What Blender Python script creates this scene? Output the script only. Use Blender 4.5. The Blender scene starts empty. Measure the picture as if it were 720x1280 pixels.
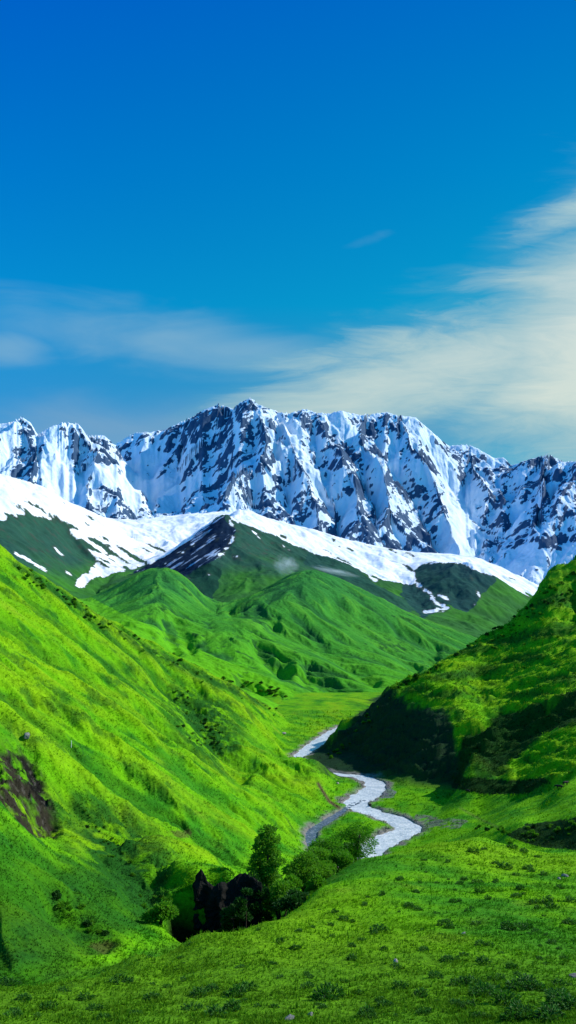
import bpy, math, random
import numpy as np

random.seed(7)
RNG = np.random.default_rng(7)
SC = bpy.context.scene
COL = SC.collection

# ------------------------------------------------------------------ camera model (metres, camera at the origin, looking along +y)
F0, CX, HY = 950.0, 360.0, 780.0          # focal length and horizon used while surveying the valley


def spot(px, py, y):
    return ((px - CX) / F0 * y, y, (HY - py) / F0 * y)


# ------------------------------------------------------------------ numpy noise
def _hash(ix, iy, seed):
    with np.errstate(over='ignore'):
        h = ix.astype(np.int32).view(np.uint32) * np.uint32(374761393) + iy.astype(np.int32).view(np.uint32) * np.uint32(668265263) + np.uint32((seed * 974711 + 1013904223) & 0xFFFFFFFF)
        h = (h ^ (h >> np.uint32(13))) * np.uint32(1274126177)
        h = (h ^ (h >> np.uint32(16))) * np.uint32(2246822519)
        h = (h ^ (h >> np.uint32(15))) & np.uint32(0xFFFFFF)
    return h.astype(np.float32) * np.float32(1 / 16777216.)


def perlin(x, y, seed=0):
    x, y = np.broadcast_arrays(np.asarray(x, np.float32), np.asarray(y, np.float32))
    ix = np.floor(x); iy = np.floor(y)
    fx = x - ix; fy = y - iy
    u = fx * fx * fx * (fx * (fx * 6 - 15) + 10); v = fy * fy * fy * (fy * (fy * 6 - 15) + 10)

    def g(dx, dy):
        a = _hash(ix + dx, iy + dy, seed) * 2 * math.pi
        return np.cos(a) * (fx - dx) + np.sin(a) * (fy - dy)
    a = g(0, 0) * (1 - u) + g(1, 0) * u
    b = g(0, 1) * (1 - u) + g(1, 1) * u
    return (a * (1 - v) + b * v) * 1.5


def fbm(x, y, oct=4, seed=0, gain=.5):
    s = 0; a = 1; n = 0
    for i in range(oct):
        s = s + a * perlin(x * 2 ** i + 17.3 * i, y * 2 ** i - 9.1 * i, seed + i); n += a; a *= gain
    return s / n


def ridged(x, y, oct=4, seed=0):
    s = 0; a = 1; n = 0
    for i in range(oct):
        s = s + a * (1 - np.abs(perlin(x * 2 ** i + 3.7 * i, y * 2 ** i + 5.9 * i, seed + i)) * 2); n += a; a *= .5
    return s / n


def sstep(a, b, x):
    t = np.clip((x - a) / (b - a), 0, 1)
    return t * t * (3 - 2 * t)


def erosion(X, Y, gx, gy, wl, octv, amp, seed=0, kslope=1.0):
    """gullies that run down the slope: directional stripe noise, octave by octave"""
    X, Y, gx, gy = (np.asarray(q, np.float32) for q in (X, Y, gx, gy))
    h = np.zeros_like(X); ax = np.zeros_like(X); ay = np.zeros_like(X)
    for o in range(octv):
        sx = gx * kslope + ax; sy = gy * kslope + ay
        n = np.hypot(sx, sy) + 1e-6
        st = np.clip(n / .35, 0, 1)
        dx = -sy / n; dy = sx / n
        px = X / wl; py = Y / wl
        ix = np.floor(px); iy = np.floor(py); fx = px - ix; fy = py - iy
        hs = 0; ds = 0; wt = 0
        for i in (-1, 0, 1):
            for j in (-1, 0, 1):
                hx = _hash(ix + i, iy + j, seed + 11 * o); hy = _hash(ix + i, iy + j, seed + 11 * o + 5)
                qx = fx - i - hx; qy = fy - j - hy
                w = np.exp(-2.2 * (qx * qx + qy * qy))
                m = (qx * dx + qy * dy) * 6.2832
                hs = hs + np.cos(m) * w; ds = ds - np.sin(m) * w; wt = wt + w
        hs = hs / wt; ds = ds / wt * 6.2832 / wl
        h += amp * hs * st
        ax += amp * ds * dx * st; ay += amp * ds * dy * st
        wl *= .5; amp *= .5
    return h


# ------------------------------------------------------------------ surveyed surfaces
class Survey:
    """smooth surface through points given as (column, row, distance)"""

    def __init__(self, pts, vs=.4, c=.03, lam=1e-5):
        p = np.array(pts, float)
        self.c = np.stack([(p[:, 0] - CX) / F0, np.log(p[:, 2]) * vs], 1)
        w = (HY - p[:, 1]) / F0
        self.vs = vs; self.k = c
        n = len(p)
        r = np.sqrt(((self.c[:, None] - self.c[None]) ** 2).sum(-1) + c * c)
        A = np.zeros((n + 3, n + 3)); A[:n, :n] = r - np.eye(n) * lam
        A[:n, n] = 1; A[:n, n + 1:] = self.c; A[n, :n] = 1; A[n + 1:, :n] = self.c.T
        self.s = np.linalg.solve(A, np.concatenate([w, [0, 0, 0]]))

    def z(self, a, y):
        v = np.log(y) * self.vs
        out = self.s[-3] + self.s[-2] * a + self.s[-1] * v
        for (ca, cv), s in zip(self.c, self.s):
            out = out + s * np.sqrt((a - ca) ** 2 + (v - cv) ** 2 + self.k ** 2)
        return out * y


def fan(px0, px1, nc, y0, y1, nr):
    a = (np.linspace(px0, px1, nc) - CX) / F0
    v = np.linspace(math.log(y0), math.log(y1), nr)
    A, V = np.meshgrid(a, v)
    Y = np.exp(V)
    return A, Y, A * Y


def grads(Z, A, Y):
    za = np.gradient(Z, axis=1) / np.gradient(A, axis=1)
    zv = np.gradient(Z, axis=0) / np.gradient(np.log(Y), axis=0)
    gx = za / Y
    return gx, zv / Y - A * gx


def coarse(fn, A, Y, step=4):
    """evaluate a smooth function on every step-th node and interpolate"""
    nr, nc = A.shape
    ri = np.unique(np.r_[np.arange(0, nr, step), nr - 1]); ci = np.unique(np.r_[np.arange(0, nc, step), nc - 1])
    S = fn(A[np.ix_(ri, ci)], Y[np.ix_(ri, ci)])
    T = np.stack([np.interp(np.arange(nc), ci, row) for row in S])
    return np.stack([np.interp(np.arange(nr), ri, T[:, j]) for j in range(nc)], 1)


def pixels(Z, A, Y):
    return A * F0 + CX, HY - Z / Y * F0


def inside(poly, PX, PY):
    r = np.zeros(PX.shape, bool)
    n = len(poly)
    for i in range(n):
        x0, y0 = poly[i]; x1, y1 = poly[(i + 1) % n]
        if y0 == y1: continue
        c = ((y0 > PY) != (y1 > PY)) & (PX < (x1 - x0) * (PY - y0) / (y1 - y0) + x0)
        r ^= c
    return r


def dline(line, PX, PY):
    d = np.full(PX.shape, 1e9); tt = np.zeros(PX.shape)
    n = len(line) - 1
    for i in range(n):
        x0, y0 = line[i][:2]; x1, y1 = line[i + 1][:2]
        dx, dy = x1 - x0, y1 - y0
        t = np.clip(((PX - x0) * dx + (PY - y0) * dy) / (dx * dx + dy * dy), 0, 1)
        q = np.hypot(PX - x0 - t * dx, PY - y0 - t * dy)
        m = q < d
        d[m] = q[m]; tt[m] = (i + t[m])
    return d, tt


def tents(ribs, X, Y, s):
    out = np.full(X.shape, -1e9)
    for rib in ribs:
        P = [spot(*p) for p in rib]
        d, t = dline(P, X, Y)
        zz = np.interp(t, np.arange(len(P)), [p[2] for p in P])
        out = np.maximum(out, zz - s * d)
    return out


def smax(a, b, k):
    h = np.clip(.5 + .5 * (a - b) / k, 0, 1)
    return b * (1 - h) + a * h + k * h * (1 - h)


def mixc(c, d, m):
    return c * (1 - m[..., None]) + np.asarray(d, float) * m[..., None]


# ------------------------------------------------------------------ mesh building
def mesh_np(name, V, Fq, mat=None, smooth=True, attrs=None, parent=None):
    me = bpy.data.meshes.new(name)
    V = np.asarray(V, np.float32); Fq = np.asarray(Fq, np.int32)
    k = Fq.shape[1]
    me.vertices.add(len(V)); me.vertices.foreach_set('co', V.ravel())
    me.loops.add(Fq.size); me.loops.foreach_set('vertex_index', Fq.ravel())
    me.polygons.add(len(Fq)); me.polygons.foreach_set('loop_start', np.arange(0, Fq.size, k, dtype=np.int32))
    me.polygons.foreach_set('use_smooth', np.full(len(Fq), smooth))
    me.update(calc_edges=True)
    for nm, data in (attrs or {}).items():
        data = np.asarray(data, np.float32)
        if data.ndim == 2:
            at = me.attributes.new(nm, 'FLOAT_COLOR', 'POINT')
            at.data.foreach_set('color', np.c_[data, np.ones(len(data), np.float32)].astype(np.float32).ravel())
        else:
            at = me.attributes.new(nm, 'FLOAT', 'POINT'); at.data.foreach_set('value', data)
    if mat: me.materials.append(mat)
    o = bpy.data.objects.new(name, me); COL.objects.link(o)
    if parent: o.parent = parent
    return o


def grid_quads(nr, nc):
    i = np.arange(nr * nc).reshape(nr, nc)
    return np.stack([i[:-1, :-1], i[:-1, 1:], i[1:, 1:], i[1:, :-1]], -1).reshape(-1, 4)


def sheet(name, X, Y, Z, mat, attrs, facemask=None):
    nr, nc = X.shape
    V = np.stack([X, Y, Z], -1).reshape(-1, 3); Fq = grid_quads(nr, nc)
    at = {k: (v.reshape(-1, 3) if v.ndim == 3 else v.ravel()) for k, v in attrs.items()}
    if facemask is not None:
        Fq = Fq[facemask[:-1, :-1].ravel()]
        used = np.unique(Fq); remap = np.full(len(V), -1); remap[used] = np.arange(len(used))
        V = V[used]; Fq = remap[Fq]; at = {k: v[used] for k, v in at.items()}
    o = mesh_np(name, V, Fq, mat, True, at)
    o['kind'] = 'structure'
    return o


def tag(o, label=None, cat=None, group=None, kind=None):
    if label: o['label'] = label
    if cat: o['category'] = cat
    if group: o['group'] = group
    if kind: o['kind'] = kind
    return o


# ------------------------------------------------------------------ materials
class NT:
    def __init__(self, name):
        self.m = bpy.data.materials.new(name); self.m.use_nodes = True
        self.t = self.m.node_tree; self.t.nodes.clear()

    def n(self, typ, **kw):
        nd = self.t.nodes.new(typ)
        for k, v in kw.items():
            if k[0] == '_': nd.inputs[k[1:].replace('_', ' ')].default_value = v
            else: setattr(nd, k, v)
        return nd

    def l(self, a, b): self.t.links.new(a, b)

    def math(self, op, a, b=None, clamp=False):
        nd = self.n('ShaderNodeMath', operation=op, use_clamp=clamp)
        for i, v in enumerate((a, b)):
            if v is None: continue
            if isinstance(v, (int, float)): nd.inputs[i].default_value = v
            else: self.l(v, nd.inputs[i])
        return nd.outputs[0]

    def mix(self, fac, a, b, blend='MIX'):
        nd = self.n('ShaderNodeMix', data_type='RGBA', blend_type=blend)
        for s, v in ((nd.inputs[0], fac), (nd.inputs[6], a), (nd.inputs[7], b)):
            if isinstance(v, (int, float)): s.default_value = v
            elif isinstance(v, tuple): s.default_value = (*v, 1) if len(v) == 3 else v
            else: self.l(v, s)
        return nd.outputs[2]

    def noise(self, co, scale, detail=3, rough=.55):
        nd = self.n('ShaderNodeTexNoise', _Scale=scale, _Detail=detail, _Roughness=rough)
        self.l(co, nd.inputs['Vector'])
        return nd.outputs[0]

    def maprange(self, v, a, b, c, d):
        nd = self.n('ShaderNodeMapRange')
        self.l(v, nd.inputs[0])
        for i, q in enumerate((a, b, c, d)): nd.inputs[1 + i].default_value = q
        return nd.outputs[0]

    def out(self, sh):
        o = self.n('ShaderNodeOutputMaterial'); self.l(sh, o.inputs[0]); return self.m

    def bsdf(self, col, rough=.8, bump=None, spec=.2):
        b = self.n('ShaderNodeBsdfPrincipled')
        if isinstance(col, tuple): b.inputs['Base Color'].default_value = (*col, 1)
        else: self.l(col, b.inputs['Base Color'])
        if isinstance(rough, (int, float)): b.inputs['Roughness'].default_value = rough
        else: self.l(rough, b.inputs['Roughness'])
        b.inputs['Specular IOR Level'].default_value = spec
        if bump is not None: self.l(bump, b.inputs['Normal'])
        return b

    def bump(self, h, dist, strength=1.0):
        b = self.n('ShaderNodeBump', _Strength=strength, _Distance=dist); self.l(h, b.inputs['Height'])
        return b.outputs[0]


def ground_mat(name, s1, s2, var=.35, bump=.3, rough=.9, spec=.05):
    """colour from the land-cover attribute, broken up by two noises"""
    t = NT(name)
    co = t.n('ShaderNodeTexCoord').outputs['Object']
    at = t.n('ShaderNodeAttribute', attribute_name='cover').outputs['Color']
    n1 = t.noise(co, s1, 5, .65); n2 = t.noise(co, s2, 4, .6)
    k = t.math('ADD', t.maprange(n1, .3, .7, 1 - var, 1 + var), t.maprange(n2, .3, .7, -var * .5, var * .5))
    mul = t.n('ShaderNodeVectorMath', operation='SCALE'); t.l(at, mul.inputs[0]); t.l(k, mul.inputs['Scale'])
    return t.out(t.bsdf(mul.outputs[0], rough, t.bump(n1, bump), spec).outputs[0])


def plain_mat(name, c1, c2, scale, rough=.9, bump=.02, spec=.2):
    t = NT(name)
    co = t.n('ShaderNodeTexCoord').outputs['Object']
    n1 = t.noise(co, scale, 5, .65)
    c = t.mix(t.maprange(n1, .3, .7, 0, 1), c1, c2)
    return t.out(t.bsdf(c, rough, t.bump(n1, bump), spec).outputs[0])


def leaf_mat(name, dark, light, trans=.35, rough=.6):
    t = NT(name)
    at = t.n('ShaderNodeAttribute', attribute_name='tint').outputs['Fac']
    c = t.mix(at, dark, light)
    b = t.bsdf(c, rough, None, .25)
    tr = t.n('ShaderNodeBsdfTranslucent'); t.l(c, tr.inputs[0])
    mx = t.n('ShaderNodeMixShader'); mx.inputs[0].default_value = trans
    t.l(b.outputs[0], mx.inputs[1]); t.l(tr.outputs[0], mx.inputs[2])
    return t.out(mx.outputs[0])


# ------------------------------------------------------------------ light and sky
SUN_AZ, SUN_EL = math.radians(78), math.radians(37)      # azimuth measured from +y towards +x
sun_dir = np.array([math.sin(SUN_AZ) * math.cos(SUN_EL), math.cos(SUN_AZ) * math.cos(SUN_EL), math.sin(SUN_EL)])
ld = bpy.data.lights.new('sun', 'SUN'); ld.energy = 5.0; ld.angle = math.radians(.5); ld.color = (1, .955, .87)
lo = bpy.data.objects.new('sun', ld); COL.objects.link(lo)
from mathutils import Vector
lo.rotation_euler = Vector(sun_dir).to_track_quat('Z', 'Y').to_euler()


def build_world():
    w = bpy.data.worlds.new('World'); SC.world = w; w.use_nodes = True
    t = NT.__new__(NT); t.t = w.node_tree; t.t.nodes.clear()
    sky = t.n('ShaderNodeTexSky', sky_type='NISHITA', sun_disc=False, sun_elevation=SUN_EL, sun_rotation=SUN_AZ,
              altitude=2200, air_density=1.0, dust_density=.3, ozone_density=2.5)
    d = t.n('ShaderNodeTexCoord').outputs['Generated']
    sp = t.n('ShaderNodeSeparateXYZ'); t.l(d, sp.inputs[0])
    yy = t.math('MAXIMUM', sp.outputs[1], .05)
    a = t.math('DIVIDE', sp.outputs[0], yy); e = t.math('DIVIDE', sp.outputs[2], yy)   # tangents of bearing and height
    ramp = t.n('ShaderNodeValToRGB')
    t.l(t.math('MULTIPLY', e, 1.0), ramp.inputs[0])
    el = ramp.color_ramp.elements
    stops = [(.0, (.8, 1.4, 1.45)), (.25, (.34, 1.25, 1.42)), (.42, (.02, 1.66, 1.9)), (.6, (.0, 1.42, 2.15)), (.85, (.0, 1.05, 2.4)), (1.0, (.22, 1.75, 2.7))]
    el[0].position, el[0].color = stops[0][0], (*stops[0][1], 1)
    el[1].position, el[1].color = stops[-1][0], (*stops[-1][1], 1)
    for p, c in stops[1:-1]:
        q = el.new(p); q.color = (*c, 1)
    base = t.mix(1.0, sky.outputs[0], ramp.outputs[0], 'MULTIPLY')
    base = t.mix(1.0, base, t.mix(t.maprange(a, -.35, .4, 0, 1), (.95, .98, 1.05), (.9, .93, .72)), 'MULTIPLY')
    # cirrus: streaky veils laid out by bearing and height in the sky
    cv = t.n('ShaderNodeCombineXYZ'); t.l(a, cv.inputs[0]); t.l(e, cv.inputs[1])
    rot = t.n('ShaderNodeMapping'); rot.inputs['Rotation'].default_value = (0, 0, math.radians(-33)); rot.inputs['Scale'].default_value = (1.7, 8.0, 1)
    t.l(cv.outputs[0], rot.inputs[0])
    wn = t.n('ShaderNodeTexNoise', _Scale=1.6, _Detail=3.0, _Roughness=.5); t.l(rot.outputs[0], wn.inputs['Vector'])
    wv = t.n('ShaderNodeVectorMath', operation='MULTIPLY_ADD')
    t.l(wn.outputs['Color'], wv.inputs[0]); wv.inputs[1].default_value = (.9, .9, .9); t.l(rot.outputs[0], wv.inputs[2])
    streak = t.n('ShaderNodeTexNoise', _Scale=1.5, _Detail=10.0, _Roughness=.66); t.l(wv.outputs[0], streak.inputs['Vector'])
    flat = t.n('ShaderNodeMapping'); flat.inputs['Rotation'].default_value = (0, 0, math.radians(9)); flat.inputs['Scale'].default_value = (3.0, 11.0, 1)
    t.l(cv.outputs[0], flat.inputs[0])
    band = t.n('ShaderNodeTexNoise', _Scale=1.3, _Detail=6.0, _Roughness=.5, _Distortion=.6); t.l(flat.outputs[0], band.inputs['Vector'])

    def blob(px, py, rx, ry, ang=0):
        ax = (px - CX) / F0; ey = (HY - py) / F0
        m = t.n('ShaderNodeMapping', vector_type='TEXTURE')
        m.inputs['Location'].default_value = (ax, ey, 0); m.inputs['Rotation'].default_value = (0, 0, math.radians(ang))
        m.inputs['Scale'].default_value = (rx / F0, ry / F0, 1); t.l(cv.outputs[0], m.inputs[0])
        ln = t.n('ShaderNodeVectorMath', operation='LENGTH'); t.l(m.outputs[0], ln.inputs[0])
        return t.maprange(ln.outputs['Value'], 0, 1, 1, 0)
    def smooth(v):
        nd = t.n('ShaderNodeMapRange', interpolation_type='SMOOTHSTEP'); t.l(v, nd.inputs[0]); return nd.outputs[0]
    def veil(mask, noise, lo, hi, gain):
        """cloud where the fibres rise above a threshold that the mask lowers"""
        v = t.math('ADD', t.math('MULTIPLY', t.maprange(noise, lo, hi, 0, 1), .62), t.math('SUBTRACT', t.math('MULTIPLY', mask, 1.25), .62))
        return t.math('MULTIPLY', smooth(t.math('MULTIPLY', v, .9, True)), gain)
    m1 = t.math('MAXIMUM', smooth(blob(850, 395, 610, 350, 28)), t.math('MULTIPLY', smooth(blob(730, 258, 280, 75, 22)), .72))
    m2 = t.math('MULTIPLY', smooth(blob(520, 465, 560, 140, 12)), .84)
    right = veil(t.math('MAXIMUM', m1, m2), streak.outputs[0], .28, .72, .92)
    m3 = t.math('MAXIMUM', smooth(blob(220, 432, 560, 80, -10)), t.math('MAXIMUM', smooth(blob(10, 436, 130, 52, 0)), t.math('MULTIPLY', smooth(blob(450, 303, 90, 20, 18)), .5)))
    left = veil(t.math('MULTIPLY', m3, .9), band.outputs[0], .34, .68, .62)
    low = veil(t.math('MULTIPLY', smooth(blob(280, 540, 760, 110, 0)), .85), band.outputs[0], .30, .72, .7)
    c1 = t.mix(low, base, (2.3, 4.0, 5.7))
    c2 = t.mix(left, c1, (2.9, 5.0, 6.4))
    cm = t.math('ADD', right, t.math('MULTIPLY', smooth(blob(730, 455, 250, 170, 20)), .30), True)
    c3 = t.mix(t.maprange(cm, 0, .55, 0, .85), c2, (1.6, 4.4, 5.6))
    c3 = t.mix(t.maprange(cm, .12, 1.0, 0, .92), c3, t.mix(t.maprange(e, .1, .45, 0, 1), (7.3, 8.0, 6.6), (6.3, 7.3, 7.1)))
    bg = t.n('ShaderNodeBackground', _Strength=.1); t.l(c3, bg.inputs[0])
    o = t.n('ShaderNodeOutputWorld'); t.l(bg.outputs[0], o.inputs[0])


build_world()
cam = bpy.data.cameras.new('camera'); cam.sensor_fit = 'VERTICAL'; cam.sensor_height = 36
cam.lens = 36 * F0 / 1280; cam.shift_y = (HY - 640) / 1280; cam.clip_start = .5; cam.clip_end = 60000
camo = bpy.data.objects.new('camera', cam); COL.objects.link(camo); camo.rotation_euler = (math.pi / 2, 0, 0)
SC.camera = camo
SC.view_settings.view_transform = 'Standard'; SC.view_settings.look = 'None'; SC.view_settings.exposure = 0
SC.cycles.use_denoising = True
SC.cycles.max_bounces = 5; SC.cycles.diffuse_bounces = 2; SC.cycles.transparent_max_bounces = 6; SC.cycles.volume_bounces = 1

# ================================================================== THE FAR MOUNTAIN
SKY = [(-120, 520), (-60, 525), (0, 530), (17, 527), (27, 521), (38, 528), (47, 543), (62, 534), (80, 528), (98, 530), (110, 545), (122, 544), (130, 544),
       (143, 556), (155, 549), (168, 541), (190, 540), (205, 537), (235, 524), (255, 512), (272, 506), (284, 508), (291, 511), (300, 503), (313, 497),
       (322, 505), (345, 514), (360, 517), (382, 511), (395, 516), (412, 517), (427, 513), (440, 517), (455, 519), (470, 517), (482, 515), (497, 519), (520, 522),
       (540, 540), (560, 557), (587, 556), (605, 565), (618, 573), (630, 572), (640, 582), (655, 576), (685, 568), (705, 577), (720, 577), (780, 570), (860, 585)]


def crest_y(p):
    return float(np.interp(p, [-120, 0, 100, 130, 145, 235, 285, 312, 345, 395, 497, 560, 600, 640, 685, 720, 780, 860], [5300, 5450, 5550, 6000, 6600, 6450, 6000, 5720, 5760, 5880, 6120, 6350, 6350, 6200, 5700, 5300, 4850, 4400]))


def build_mountain():
    pts = [(p, q, crest_y(p)) for p, q in SKY[::2]] + [(p, q + 45, crest_y(p) * 1.09) for p, q in SKY[::4]]
    pts += [(-120, 650, 4300), (0, 650, 4300), (60, 600, 4950), (60, 650, 4400), (100, 590, 5000), (110, 650, 4500), (160, 650, 4650), (240, 642, 4700), (300, 630, 4500), (350, 650, 4500), (400, 668, 4480), (460, 695, 4450),
            (540, 700, 4500), (600, 712, 4400), (650, 725, 4200), (700, 735, 3950), (790, 740, 3600), (860, 740, 3400),
            (130, 612, 5350), (150, 606, 5750), (200, 602, 5800), (240, 596, 5650), (262, 600, 5350), (250, 622, 5150), (200, 626, 5250), (150, 630, 5100), (155, 582, 6250), (200, 568, 6250), (240, 562, 6050), (275, 560, 5700), (300, 545, 5620),
            (345, 575, 5080), (375, 610, 4880), (360, 550, 5420), (400, 610, 4950), (430, 570, 5480), (480, 640, 4900), (520, 590, 5480), (470, 600, 5280), (560, 640, 5150), (585, 600, 5750), (585, 660, 4950), (640, 650, 4950),
            (690, 640, 4550), (640, 610, 5500), (700, 600, 5000), (760, 650, 4250)]
    S = Survey(pts, vs=.8, c=.02)
    A, Y, X = fan(-110, 830, 1080, 3900, 7300, 620)
    Z = coarse(S.z, A, Y)
    wx = fbm(X / 420, Y / 420, 3, 3) * 110; wy = fbm(X / 420, Y / 420, 3, 9) * 110
    def rib(line, end=4500):
        """a buttress from the crest down to the foot, standing proud of the wall"""
        c0 = crest_y(line[0][0]); r0 = line[0][1]; r1 = line[-1][1] if line[-1][1] > 640 else 660
        return [(p, q, c0 + (end - c0) * ((q - r0) / (r1 - r0)) ** .85 - (120 if k else 0)) for k, (p, q) in enumerate(line)]
    ribs = [[(312, 497, 5710), (333, 534, 5260), (322, 566, 4900), (292, 594, 4700), (283, 624, 4480)],
            [(98, 530, 5540), (126, 560, 5200), (106, 598, 4900), (112, 640, 4450)],
            [(27, 521, 5460), (45, 560, 5150), (38, 605, 4700)],
            rib([(345, 514), (366, 556), (386, 606), (398, 652)]), rib([(395, 516), (420, 556), (441, 605), (452, 655)]), rib([(455, 519), (452, 548), (476, 585), (492, 640)]),
            rib([(497, 519), (512, 556), (540, 596), (560, 646), (574, 692)], 4480), rib([(587, 556), (596, 580), (612, 612)], 4900), rib([(685, 568), (676, 612), (662, 655)], 4600),
            [(235, 524, 6440), (224, 548, 6230), (210, 570, 6020)], [(272, 506, 6100), (262, 545, 5850), (245, 575, 5720)]]
    Z = smax(Z, tents(ribs[:1], X + wx * .5, Y + wy * .5, 1.2), 90)
    Z = smax(Z, tents(ribs[1:], X + wx * .32, Y + wy * .32, 1.05), 60)
    gx, gy = grads(Z, A, Y)
    top = coarse(lambda a, y: np.interp(a * F0 + CX, [s[0] for s in SKY], [crest_y(s[0]) for s in SKY]), A, Y)
    E = erosion(X + wx * .3, Y + wy * .3, gx, gy, 520, 5, 58, 21)
    PX, PY = pixels(Z, A, Y)
    calm = 1 - .85 * np.maximum.reduce([np.exp(-((PX - 190) / 70) ** 2 - ((PY - 600) / 28) ** 2), np.exp(-((PX - 578) / 22) ** 2 - ((PY - 640) / 55) ** 2), np.exp(-((PX - 80) / 35) ** 2 - ((PY - 600) / 35) ** 2), .8 * np.exp(-((PX - 655) / 25) ** 2 - ((PY - 705) / 18) ** 2)])
    E = E * calm
    R = ridged(X / 170 + wx / 300, Y / 300 + X / 400, 5, 40) * (8 + 16 * calm) + fbm((X + Y * .5) / 80, Y / 110, 4, 60) * 10 * calm
    Z = Z + E + R - 20
    # bring the crest back to its surveyed height
    PXc = A[0] * F0 + CX
    sky_now = HY - (Z / Y).max(0) * F0
    want = np.interp(PXc, [s[0] for s in SKY], [s[1] for s in SKY]) + perlin(PXc / 5, PXc * 0, 5) * 1.2
    d = sky_now - want
    k = np.hanning(9); k /= k.sum(); d = np.convolve(np.pad(d, 4, 'edge'), k, 'valid')
    fade = sstep(4200, 5000, Y)
    Z = Z + d[None] / F0 * Y * fade
    PX, PY = pixels(Z, A, Y)
    gx, gy = grads(Z, A, Y)
    slope = np.degrees(np.arctan(np.hypot(gx, gy)))
    # how rocky each part of the face is
    rk = [(0, 545, .25), (40, 560, .5), (30, 610, .45), (70, 545, .15), (85, 570, .6), (80, 610, .25), (110, 600, .15), (130, 640, .7), (150, 600, .06), (200, 610, .04), (190, 565, .12),
          (175, 545, .55), (220, 545, .72), (260, 545, .8), (250, 580, .5), (290, 560, .8), (320, 530, .75), (300, 600, .3), (330, 590, .35), (350, 545, .22), (350, 620, .55), (330, 640, .6),
          (390, 540, .55), (420, 570, .6), (400, 620, .42), (430, 530, .2), (450, 610, .4), (470, 545, .65), (480, 590, .35), (500, 640, .6), (510, 560, .35), (530, 545, .5), (540, 640, .62),
          (560, 580, .35), (580, 620, .08), (575, 670, .06), (600, 580, .6), (640, 610, .6), (620, 650, .5), (660, 650, .55), (690, 600, .55), (700, 660, .5), (660, 705, .1), (230, 640, .35), (170, 650, .5), (440, 660, .5), (780, 620, .5)]
    num = 0; den = 0
    for p, q, v in rk:
        w = 1 / (((PX - p) ** 2 + (PY - q) ** 2) ** 1.5 + 60); num = num + w * v; den = den + w
    dens = num / den
    strat = fbm((X * .8 + Z * .75) / 240, (Z * .8 - X * .5) / 55, 5, 77)
    fine = fbm(X / 45, (Y + Z) / 60, 4, 91)
    lap = Z - (np.roll(Z, 6, 0) + np.roll(Z, -6, 0) + np.roll(Z, 6, 1) + np.roll(Z, -6, 1)) / 4
    val = (slope - 45) / 22 + fbm(X / 300, (Y + Z) / 360, 3, 95) * 1.9 + strat * 1.35 + fine * .75 + fbm((X * .7 + Z * .7) / 70, (Z * .8 - X * .5) / 18, 3, 78) * .7 + np.clip(lap / 14, -1, 1) * .55 - gx * .25
    kk = np.hanning(121); kk /= kk.sum()
    sm = np.apply_along_axis(lambda r: np.convolve(np.pad(r, 60, 'reflect'), kk, 'valid'), 1, val)
    sm = np.apply_along_axis(lambda r: np.convolve(np.pad(r, 60, 'reflect'), kk, 'valid'), 0, sm)
    val = val - sm * .85
    s = np.sort(val[::7, ::7].ravel())
    rank = np.searchsorted(s, val) / len(s)
    chute = np.zeros(X.shape)
    for line, w, v in (([(291, 511), (296, 530), (298, 550), (292, 575), (285, 592)], 3.5, .5), ([(231, 538), (236, 556), (246, 578)], 3.0, .4), ([(338, 514), (358, 535), (375, 562), (392, 590), (404, 622)], 6, .45), ([(408, 518), (425, 535), (450, 560), (480, 585)], 7, .45),
                       ([(470, 520), (492, 560), (500, 600)], 4, .3), ([(505, 522), (525, 540), (545, 562), (560, 590), (575, 640), (590, 690)], 8, .45), ([(430, 580), (425, 610), (440, 640)], 6, .3), ([(600, 575), (610, 620)], 5, .25),
                       ([(660, 585), (650, 620), (640, 660)], 5, .3), ([(318, 505), (340, 540), (350, 580), (330, 600)], 6, .3), ([(60, 540), (75, 580), (90, 625)], 12, .3), ([(20, 526), (10, 560), (5, 600)], 8, .3), ([(690, 590), (700, 640)], 4, .25)):
        dd, _ = dline(line, PX + strat * 5 + fine * 2, PY + fine * 2)
        chute = np.maximum(chute, v * np.exp(-(dd / w) ** 2))
    skyl = np.minimum.accumulate(PY[::-1], 0)[-1][None]
    chute = np.maximum(chute, .34 * np.exp(-((PY - skyl) / 5) ** 2) * sstep(-.5, .3, fbm(X / 120, Y / 120, 3, 99) + .25))
    rock = sstep(-.06, .06, rank - (1 - dens * .76 * calm) - chute)
    sheet('snowy_mountain', X, Y, Z, mountain_mat(), {'rock': rock})


def mountain_mat():
    t = NT('snow and rock')
    co = t.n('ShaderNodeTexCoord').outputs['Object']
    at = t.n('ShaderNodeAttribute', attribute_name='rock').outputs['Fac']
    n1 = t.noise(co, .02, 6, .7); n2 = t.noise(co, .005, 4, .6)
    f = t.maprange(t.math('ADD', at, t.maprange(n1, .25, .75, -.3, .3)), .35, .65, 0, 1)
    rock = t.mix(t.maprange(n2, .3, .7, 0, 1), (.018, .058, .130), (.045, .098, .185))  # rock blued to paint distance haze into its colour
    rock = t.mix(t.maprange(n1, .45, .75, 0, .6), rock, (.08, .125, .19))
    snow = t.mix(t.maprange(n2, .35, .65, 0, 1), (.62, .77, .92), (.80, .87, .94))  # bluish albedo paints some sky-lit shadow into the snow
    c = t.mix(f, snow, rock)
    return t.out(t.bsdf(c, .75, t.bump(n1, 14, .8), .1).outputs[0])


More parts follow.
